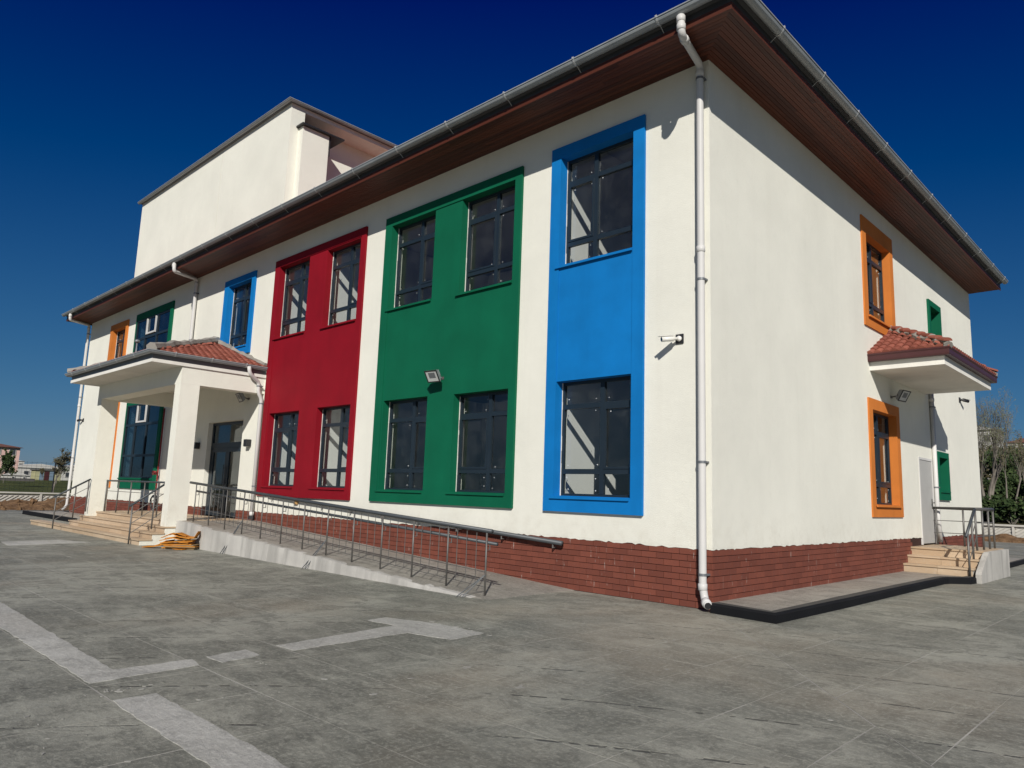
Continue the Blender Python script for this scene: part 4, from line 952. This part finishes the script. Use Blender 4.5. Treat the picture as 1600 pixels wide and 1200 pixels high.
# folded cardboard heap
t = thing('cardboard_pile', (-13.2, -2.6, 0), 'heap of flattened orange cardboard lying beside the ramp wall', 'cardboard')
def sheet_fold(cx, cy, z, w_, d_, rot, bend, mat, th=.016, tilt=0, n=10):
    a = []; b = []
    for i in range(n + 1):
        u = i / n - .5; zz = z + bend * (.25 - u * u) * 4 + tilt * u + random.uniform(-.006, .006)
        for lst, v in ((a, -.5), (b, .5)):
            x_, y_ = u * w_, v * d_; lst.append((cx + x_ * math.cos(rot) - y_ * math.sin(rot), cy + x_ * math.sin(rot) + y_ * math.cos(rot), zz + random.uniform(-.004, .004)))
    mb = MB()
    for i in range(n):
        lo = [a[i], a[i + 1], b[i + 1], b[i]]; mb.loft(lo, [(p[0], p[1], p[2] + th) for p in lo])
    mb.build('cardboard_sheet', mat, t)
def folded(cx, cy, z, w_, d_, rot, ang, mat, lift=0.0):      # a flattened carton: two panels hinged along a crease
    c_, s_ = math.cos(rot), math.sin(rot); L2 = w_ * random.uniform(.42, .58); mb = MB(); th = .014
    def pt(u, v, h): return (cx + .42 + u * c_ - v * s_, cy + .02 + u * s_ + v * c_, (z + h) * 1.25)
    j = lambda: random.uniform(-.025, .025)
    A = [(-L2, -d_ / 2 + j(), j() * .3), (0, -d_ / 2, lift), (0, d_ / 2, lift), (-L2, d_ / 2 + j(), abs(j()) * .3)]
    cu, su = math.cos(ang) * (w_ - L2), math.sin(ang) * (w_ - L2)
    B = [(.002, -d_ / 2, lift), (cu, -d_ / 2 + j(), lift + su), (cu, d_ / 2 + j(), lift + su + j()), (.002, d_ / 2, lift)]
    for q in (A, B): mb.loft([pt(*p) for p in q], [pt(p[0], p[1], p[2] + th) for p in q])
    mb.build('cardboard_sheet', mat, t)
for i in range(6): folded(-13.50 + random.uniform(-.06, .06), -2.56 + random.uniform(-.04, .04), .006 + i * .017, .74, .46, R(46 + random.uniform(-8, 8)), 0, ('cardboard_in', 'cardboard')[i % 2])
for (x_, y_, z_, w_, d_, r_, a_, m_, l_) in ((-13.55, -2.60, .11, .70, .42, 40, -.05, 'cardboard', .03), (-13.45, -2.52, .13, .60, .40, 52, .04, 'cardboard', .02), (-13.62, -2.66, .15, .62, .38, 46, -.16, 'cardboard', .06), (-13.52, -2.58, .19, .66, .34, 36, -.10, 'cardboard', .05), (-13.70, -2.72, .20, .46, .32, 58, -.30, 'cardboard', .09), (-13.58, -2.60, .25, .50, .30, 44, -.22, 'cardboard', .05),
                                        (-13.26, -2.32, .22, .30, .26, 50, 1.0, 'cardboard', .0), (-13.98, -2.98, .012, .56, .30, 44, .18, 'cardboard', .015), (-13.86, -2.84, .03, .40, .30, 20, .35, 'cardboard', .04), (-13.36, -2.44, .17, .42, .30, 60, .12, 'cardboard_in', .02)): folded(x_, y_, z_, w_, d_, R(r_), a_, m_, l_)
sheet_fold(-12.85, -2.66, .008, .34, .14, R(20), .0, 'cardboard', .01, .0)

# ------------------------------------------------------------------ boundary walls, fence, soil
def precast_panel(w_, h_):
    mb = MB(); mb.box(-w_ / 2, w_ / 2, 0, .08, 0, h_); n = int((w_ + h_) / .26)
    a0, a1, b0, b1 = -w_ / 2 + .06, w_ / 2 - .06, .06, h_ - .08
    for i in range(-4, n + 4):
        x0_ = -w_ / 2 - h_ * 1.5 + i * .26; poly = [(x0_, b0), (x0_ + .10, b0), (x0_ + .10 + (b1 - b0) * 1.5, b1), (x0_ + (b1 - b0) * 1.5, b1)]
        poly = clip(clip(poly, -1, 0, -a0), 1, 0, a1)
        if len(poly) >= 3: mb.loft([(p[0], 0.001, p[1]) for p in poly], [(p[0], -.05, p[1]) for p in poly])
    me = bpy.data.meshes.new('panel'); me.from_pydata(mb.v, [], mb.f); me.materials.append(M['precast'])
    bm = bmesh.new(); bm.from_mesh(me); bmesh.ops.recalc_face_normals(bm, faces=bm.faces); bm.to_mesh(me); bm.free(); return me
pm = precast_panel(2.8, .62)
wl = thing('boundary_wall', (-45, 0, 0), 'low precast wall with diagonal ribs beyond the soil heap at the left', 'wall')
for i in range(12):
    yc = -14 + i * 2.9; o = place('panel', pm, wl); o.location = (-45, yc, .06); o.rotation_euler = (0, 0, math.pi / 2)
    MB().box(-45.08, -44.90, yc - 1.52, yc - 1.41, 0, .72).build('post', 'precast', wl)
MB().box(-45.12, -44.88, -15.5, 19.4, .721, .80).build('coping', 'precast', wl)
fe = thing('boundary_fence', (-45, 0, .8), 'black post and wire mesh fence standing on the left boundary wall', 'fence')
for i in range(12): yc = -15.4 + i * 2.9 + .5; MB().box(-45.03, -44.97, yc - .03, yc + .03, .80, 2.62).build('post', 'black', fe)
mesh = MB(); 
for k in range(9): z = .95 + k * .2; mesh.tube([(-45, -15, z), (-45, 19, z)], .006, 3, False)
for k in range(140): y = -15 + k * .243; mesh.tube([(-45, y, .85), (-45, y, 2.6)], .005, 3, False)
tag(mesh.build('wire_mesh', 'black', fe, fix=False), kind='stuff')
wl2 = thing('boundary_wall', (0, 38, 0), 'low precast wall with diagonal ribs below the hillside at the right', 'wall')
for i in range(16):
    xcn = -33 + i * 2.9; o = place('panel', pm, wl2); o.location = (xcn, 38.0, .2)
    MB().box(xcn - 1.52, xcn - 1.41, 37.9, 38.08, 0, .86).build('post', 'precast', wl2)
MB().box(-34.6, 11.8, 37.88, 38.12, .83, .93).build('coping', 'precast', wl2)
def lumpy(name, x0, x1, y0, y1, hf, nx_, ny_, mat, label, cat):
    vs = []; rr = random.Random(11)
    for j in range(ny_ + 1):
        for i in range(nx_ + 1):
            u, v = i / nx_, j / ny_; ed = min(1, u * 6, (1 - u) * 6, v * 6, (1 - v) * 6); vs.append((x0 + (x1 - x0) * u + rr.uniform(-.06, .06), y0 + (y1 - y0) * v + rr.uniform(-.06, .06), -.03 + ed * max(0, hf(u, v) + rr.uniform(-.05, .06))))
    n = nx_ + 1; mb = MB(); mb.add(vs, [(j * n + i, j * n + i + 1, (j + 1) * n + i + 1, (j + 1) * n + i) for j in range(ny_) for i in range(nx_)])
    return tag(mb.build(name, mat, fix=False), label, cat, kind='structure')
lumpy('soil_heap', -44.7, -38.2, -12, 9, lambda u, v: .30 + .22 * math.sin(v * 21) * math.sin(u * 5 + v * 9) + .10 * math.sin(v * 53 + u * 7), 26, 80, 'soil', 'brown heap of loose soil in front of the left boundary wall', 'soil heap')
lumpy('soil_bank', -34, 12, 36.6, 37.85, lambda u, v: .12 + .08 * math.sin(u * 160) + .3 * v, 180, 8, 'soil', 'thin strip of soil at the foot of the right boundary wall', 'soil')
clods = MB(); rr = random.Random(5)
for i in range(260):
    x, y = rr.uniform(-44.4, -37.6), rr.uniform(-11, 8.6); r_ = rr.uniform(.04, .17); zc = rr.uniform(.1, .45) if x < -39.2 else .02
    vs = [Vector((math.cos(a) * math.cos(b), math.sin(a) * math.cos(b), math.sin(b))) * r_ * rr.uniform(.7, 1.2) + Vector((x, y, zc)) for b in (-1.2, 0, 1.2) for a in [k * 2 * math.pi / 5 for k in range(5)]]
    clods.add(vs, [(j * 5 + k, j * 5 + (k + 1) % 5, (j + 1) * 5 + (k + 1) % 5, (j + 1) * 5 + k) for j in range(2) for k in range(5)] + [(4, 3, 2, 1, 0), (10, 11, 12, 13, 14)])
tag(clods.build('soil_clods', 'soil', fix=False), 'brown clods scattered over the soil heap', 'soil', kind='stuff')

# ------------------------------------------------------------------ trees
def tree(name, base, h, spread, label, cat='tree', group=None, seed=1, leafmat=None, leaves=0, leaf=.10, stems=1, twigs=3, thick=1.0, depth=5, up=.55):
    rr = random.Random(seed); t = thing(name, base, label, cat, group); tr = MB(); cr = MB(); tips = []
    def grow(p, d, ln, r, lev):
        pts = [p]; q = p; dd = d.copy(); rs = [r]; k = 4
        for i in range(k):
            dd = (dd + Vector((rr.uniform(-1, 1), rr.uniform(-1, 1), rr.uniform(-.3, .6))) * .13).normalized(); q = q + dd * ln / k; pts.append(q); rs.append(r * (1 - .45 * (i + 1) / k))
        (tr if lev < 2 else cr).tube(pts, rs, 6 if lev < 2 else 4 if lev < 3 else 3, False)
        if lev >= 2: tips.extend(pts[1:])
        if lev < depth:
            nb = rr.randint(twigs, twigs + 1)
            for i in range(nb):
                at = pts[rr.choice((2, 3, 4, 4))] if lev else pts[rr.choice((2, 3, 4))]
                a = rr.uniform(0, 2 * math.pi); out = Vector((math.cos(a), math.sin(a), 0))
                nd = (dd * .75 + out * spread * rr.uniform(.5, 1.1) + Vector((0, 0, up * rr.uniform(.3, 1)))).normalized(); grow(at, nd, ln * rr.uniform(.58, .8), max(.005 * thick, rs[2] * .55), lev + 1)
    b = Vector(base)
    for s_ in range(stems):
        off = Vector((rr.uniform(-.35, .35), rr.uniform(-.35, .35), 0)) * (stems > 1); lean = Vector((off.x * .35, off.y * .35, 1)).normalized()
        grow(b + off, lean, h * .36, h * .016 * thick, 0)
    zs = [v[2] for v in cr.v]; k = h / (max(zs) - b.z)                    # bring the tree to its stated height
    for m in (tr, cr): m.v = [(b.x + (v[0] - b.x) * k, b.y + (v[1] - b.y) * k, b.z + (v[2] - b.z) * k) for v in m.v]
    tr.build('trunk', 'bark', t, fix=False)
    if leaves:
        lf = MB()
        for i in range(leaves):
            p = b + (rr.choice(tips) - b) * k + Vector((rr.gauss(0, .1), rr.gauss(0, .1), rr.gauss(0, .1))) * h * .12; a = Vector((rr.uniform(-1, 1), rr.uniform(-1, 1), rr.uniform(-1, 1))).normalized(); c_ = a.orthogonal().normalized(); s2 = leaf * rr.uniform(.6, 1.3)
            lf.add([p - a * s2, p + c_ * s2 * .6, p + a * s2, p - c_ * s2 * .6], [(0, 1, 2, 3)])
        o = lf.build('crown', leafmat, t, fix=False); cr.build('branches', 'twig', t, fix=False)
    else: cr.build('crown', 'twig', t, fix=False)
    return t
def bush(name, base, r, h, label, leafmat, n, seed, leaf=.12, cat='bush', group=None):
    rr = random.Random(seed); t = thing(name, base, label, cat, group); b = Vector(base); lf = MB(); st = MB(); cl = []
    for i in range(9):
        a = rr.uniform(0, 6.28); q = b + Vector((math.cos(a) * r * rr.uniform(.2, .75), math.sin(a) * r * rr.uniform(.2, .75), h * rr.uniform(.3, .85))); cl.append((q, rr.uniform(.3, .55) * r)); st.tube([b, b.lerp(q, .5) + Vector((0, 0, .1)), q], [.035, .025, .012], 4, False)
    for i in range(n):
        q, cr_ = rr.choice(cl); d = Vector((rr.gauss(0, 1), rr.gauss(0, 1), rr.gauss(0, .8))); d = d.normalized() * cr_ * rr.uniform(.5, 1.05); p = q + d
        a = Vector((rr.uniform(-1, 1), rr.uniform(-1, 1), rr.uniform(-1, 1))).normalized(); c_ = a.orthogonal().normalized(); s2 = leaf * rr.uniform(.6, 1.3); lf.add([p - a * s2, p + c_ * s2 * .6, p + a * s2, p - c_ * s2 * .6], [(0, 1, 2, 3)])
    st.build('stem', 'twig', t, fix=False); lf.build('foliage', leafmat, t, fix=False); return t
tree('bare_tree', (-5.9, 50, hz(-5.9, 50)), 8.5, .55, 'tall bare many branched tree behind the right boundary wall', seed=4, leafmat='leaf_spring', leaves=4200, leaf=.042, stems=4, twigs=3, depth=5, thick=1.15, up=.85)
for i, (x, y, h) in enumerate(((-4.7, 50, 4.4), (-4.0, 53, 4.9), (-5.4, 57, 4.6), (-6.9, 47, 5.4), (-2.6, 56, 4.6))):
    tree('sapling', (x, y, hz(x, y)), h, .3, ['slim bare sapling just right of the tall bare tree', 'slim bare sapling farther up the slope right of the tall tree', 'slim bare sapling behind the tall bare tree', 'slim bare sapling left of the tall tree beside the wall end', 'slim bare sapling at the right edge of the slope'][i], group='bare saplings on the slope', seed=20 + i, stems=2, twigs=2, depth=4, thick=.8, up=.9, leafmat='leaf_dry', leaves=500, leaf=.05)
bsh = [(-3.6, 44, 1.1, 1.7, 'leaf_dark', 'dark green leafy bush low on the slope behind the wall'), (-6.6, 60, 2.2, 3.4, 'leaf_dark', 'dark round evergreen bush high on the slope'), (-4.4, 63, 2.0, 3.2, 'leaf_dark', 'mid green bush near the top of the slope'),
       (-2.2, 52, 1.6, 2.6, 'leaf_dry', 'dry brownish bush at the right edge of the slope'), (-8.2, 52, 1.7, 3.4, 'leaf_dry', 'dry brown thicket beside the building corner'), (-5.4, 45, 1.2, 1.5, 'leaf_dark', 'low green bush right behind the far wall'),
       (-9.5, 66, 2.4, 4.0, 'leaf_dry', 'dry brown thicket higher up behind the building corner'), (-2.0, 46, 1.1, 1.8, 'leaf', 'low green bush at the right picture edge'), (-7.6, 43.5, 1.0, 1.9, 'leaf_dry', 'dry twiggy bush behind the wall next to the building'), (-9, 78, 2.4, 3.8, 'leaf_dark', 'dark tree like bush on the hill crest'),
       (-4.8, 55, 1.6, 2.4, 'leaf_dark', 'dark bush behind the trunk of the tall bare tree'), (-6.3, 53, 1.5, 2.2, 'leaf_dark', 'dark bush at the foot of the tall bare tree'), (-3.2, 60, 1.8, 3.0, 'leaf_dry', 'dry bush on the upper right of the slope'), (-10.5, 84, 2.4, 3.4, 'leaf', 'green bush beside the small white hill house'), (-7.2, 72, 2.2, 3.2, 'leaf_dark', 'dark bush below the hill houses')]
for i, (x, y, r_, h_, lm, lb) in enumerate(bsh): bush('bush', (x, y, hz(x, y) - .1), r_, h_, lb, lm, 1500, 40 + i, .11 + .002 * (y - 40), 'bush', 'bushes on the slope')
tree('small_tree', (-60, 6.3, gz(-60, 6.3)), 3.6, .95, 'small half bare tree standing in the field beyond the left wall', seed=8, leafmat='leaf_dry', leaves=2600, leaf=.045, twigs=3, depth=4, thick=1.1)
for i, (x, y, h) in enumerate(((-118, 19.2, 1.9), (-122, 22.6, 2.2), (-126, 26.0, 1.9), (-120, 15.4, 2.4), (-128, 17.6, 2.0))):
    tree('shrub_tree', (x, y, gz(x, y)), h, .6, ['grey green shrub before the left end of the long hall', 'grey green shrub before the middle of the long hall', 'grey green shrub before the kiosk', 'taller shrub below the pink block', 'small shrub behind the white shed'][i], 'shrub', 'shrubs in front of the far houses', seed=60 + i, leafmat=('leaf_dry', 'leaf', 'leaf_dry', 'leaf_dark', 'leaf')[i], leaves=900, leaf=.07, twigs=3, depth=4)
tree('leafy_tree', (-76, 5.7, gz(-76, 5.7)), 3.5, .55, 'leafy green tree at the left picture edge before the pink block', seed=9, leafmat='leaf_dark', leaves=3600, leaf=.085, twigs=3, depth=4)
tree('leafy_tree', (-92, 9.4, gz(-92, 9.4)), 2.0, .6, 'small leafy tree below the pink block', seed=12, leafmat='leaf', leaves=1200, leaf=.075, twigs=3, depth=4)
tree('leafy_tree', (-100, 16.6, gz(-100, 16.6)), 2.1, .6, 'small grey green tree before the long white building', seed=13, leafmat='leaf_dry', leaves=900, leaf=.07, twigs=3, depth=4)

# ------------------------------------------------------------------ houses in the distance
def house(name, x, y, z, wx, wy, h, wallm, roofm, roof_h, label, rows=2, cols=4, ov=.5, win=(1.0, 1.2), gable=False, face='x', group=None):
    t = thing(name, (x, y, z), label, 'house', group); x0_, x1_, y0_, y1_ = x - wx / 2, x + wx / 2, y - wy / 2, y + wy / 2
    MB().box(x0_, x1_, y0_, y1_, z - 2, z + h).build('wall', wallm, t)
    a, b, c_, d = x0_ - ov, x1_ + ov, y0_ - ov, y1_ + ov; m = MB(); zt_ = z + h
    if gable: m.add([(a, c_, zt_), (b, c_, zt_), (b, d, zt_), (a, d, zt_), (a, y, zt_ + roof_h), (b, y, zt_ + roof_h)], [(0, 1, 5, 4), (2, 3, 4, 5), (1, 2, 5), (3, 0, 4), (3, 2, 1, 0)])
    else: k = min(wx, wy) * .48; m.add([(a, c_, zt_), (b, c_, zt_), (b, d, zt_), (a, d, zt_), (x0_ + k, y, zt_ + roof_h), (x1_ - k, y, zt_ + roof_h)] if wx >= wy else [(a, c_, zt_), (b, c_, zt_), (b, d, zt_), (a, d, zt_), (x, y0_ + k, zt_ + roof_h), (x, y1_ - k, zt_ + roof_h)], [(0, 1, 5, 4), (1, 2, 5), (2, 3, 4, 5), (3, 0, 4), (3, 2, 1, 0)] if wx >= wy else [(0, 1, 4), (1, 2, 5, 4), (2, 3, 5), (3, 0, 4, 5), (3, 2, 1, 0)])
    m.build('roof', roofm, t)
    for r_ in range(rows):
        zz = z + h * (r_ + .32) / rows
        for q in range(cols):
            if face == 'x': yy = y0_ + wy * (q + .5) / cols; f = MB().box(x1_ + .02, x1_ + .08, yy - win[0] / 2 - .1, yy + win[0] / 2 + .1, zz - .1, zz + win[1] + .1).build('window', 'house_white', t); MB().box(x1_ + .081, x1_ + .09, yy - win[0] / 2, yy + win[0] / 2, zz, zz + win[1]).build('pane', 'house_dark', f)
            else: xx = x0_ + wx * (q + .5) / cols; f = MB().box(xx - win[0] / 2 - .1, xx + win[0] / 2 + .1, y0_ - .08, y0_ - .02, zz - .1, zz + win[1] + .1).build('window', 'house_white', t); MB().box(xx - win[0] / 2, xx + win[0] / 2, y0_ - .09, y0_ - .081, zz, zz + win[1]).build('pane', 'house_dark', f)
    return t
zf = gz(-150, 20)
house('apartment_block', -155, 17.2, zf, 10, 11.4, 5.7, 'pink', 'roof_brown', 1.1, 'pink apartment block with a brown hipped roof at the left edge', 3, 5, .5, (.9, .9))
house('long_hall', -175, 31.0, gz(-175, 30), 12, 12.5, 2.3, 'house_white', 'house_white', .9, 'long white hall with dark square windows in the distance at left', 1, 5, .2, (.8, .9), True)
house('cottage', -135, 19.5, gz(-135, 19), 5, 3.0, .65, 'house_white', 'house_white', .5, 'low white gabled shed below the pink block', 1, 2, .15, (.3, .22), True)
t = thing('kiosk', (-148, 27.3, gz(-148, 27)), 'flat roofed kiosk with blue panes and a maroon door in the field', 'kiosk'); kz = gz(-148, 27)
MB().box(-151, -148, 25.3, 29.4, kz - 1, kz + 1.75).build('wall', 'yellow', t); MB().box(-151.2, -147.8, 25.1, 29.6, kz + 1.75, kz + 1.95).build('roof', 'dark_wall', t)
for a, b, m_ in ((25.95, 26.6, 'panel_blue'), (26.7, 27.45, 'maroon'), (27.55, 28.3, 'panel_blue')): MB().box(-147.99, -147.93, a, b, kz, kz + 1.6).build('door' if m_ == 'maroon' else 'pane', m_, t)
t = tag(MB().box(-112.2, -112, 8, 17.0, gz(-112, 12) - .6, gz(-112, 12) + .42).build('garden_wall', 'dark_wall'), 'dark low wall across the far end of the field', 'wall')
for i, (y, h_, wd) in enumerate(((29.5, 4.5, 6.0), (46, 3.6, 7.5), (60, 3.4, 8))):
    house('far_house', -230, y + 8, gz(-230, y), 7, wd, h_, 'house_white', 'house_white', .6, ['white flat house rising behind the long hall', 'farther white house right of the long hall', 'low white house beside the small half bare tree'][i], 2, 4, .2, (.8, .9), False, 'x', 'white houses on the left skyline')
hz2 = lambda x, y: hz(x, y)
for i, (x, y, wd, h_, lb) in enumerate(((-19.2, 112, 6.5, 4.6, 'white house on the hill behind the tall bare tree'), (-13.9, 118, 3.6, 3.4, 'dark roofed white house at the right end of the hill crest'), (-12.6, 92, 3.4, 3.0, 'small white house lower on the hill'), (-24, 125, 5, 5.2, 'white house on the hill beside the building corner'))):
    house('hill_house', x, y, hz2(x, y) - .3, wd, 5, h_, 'house_white', 'roof_brown' if i in (1, 2) else 'house_white', .8, lb, 2, 3, .3, (.8, .8), False, 'y', 'houses on the hill')
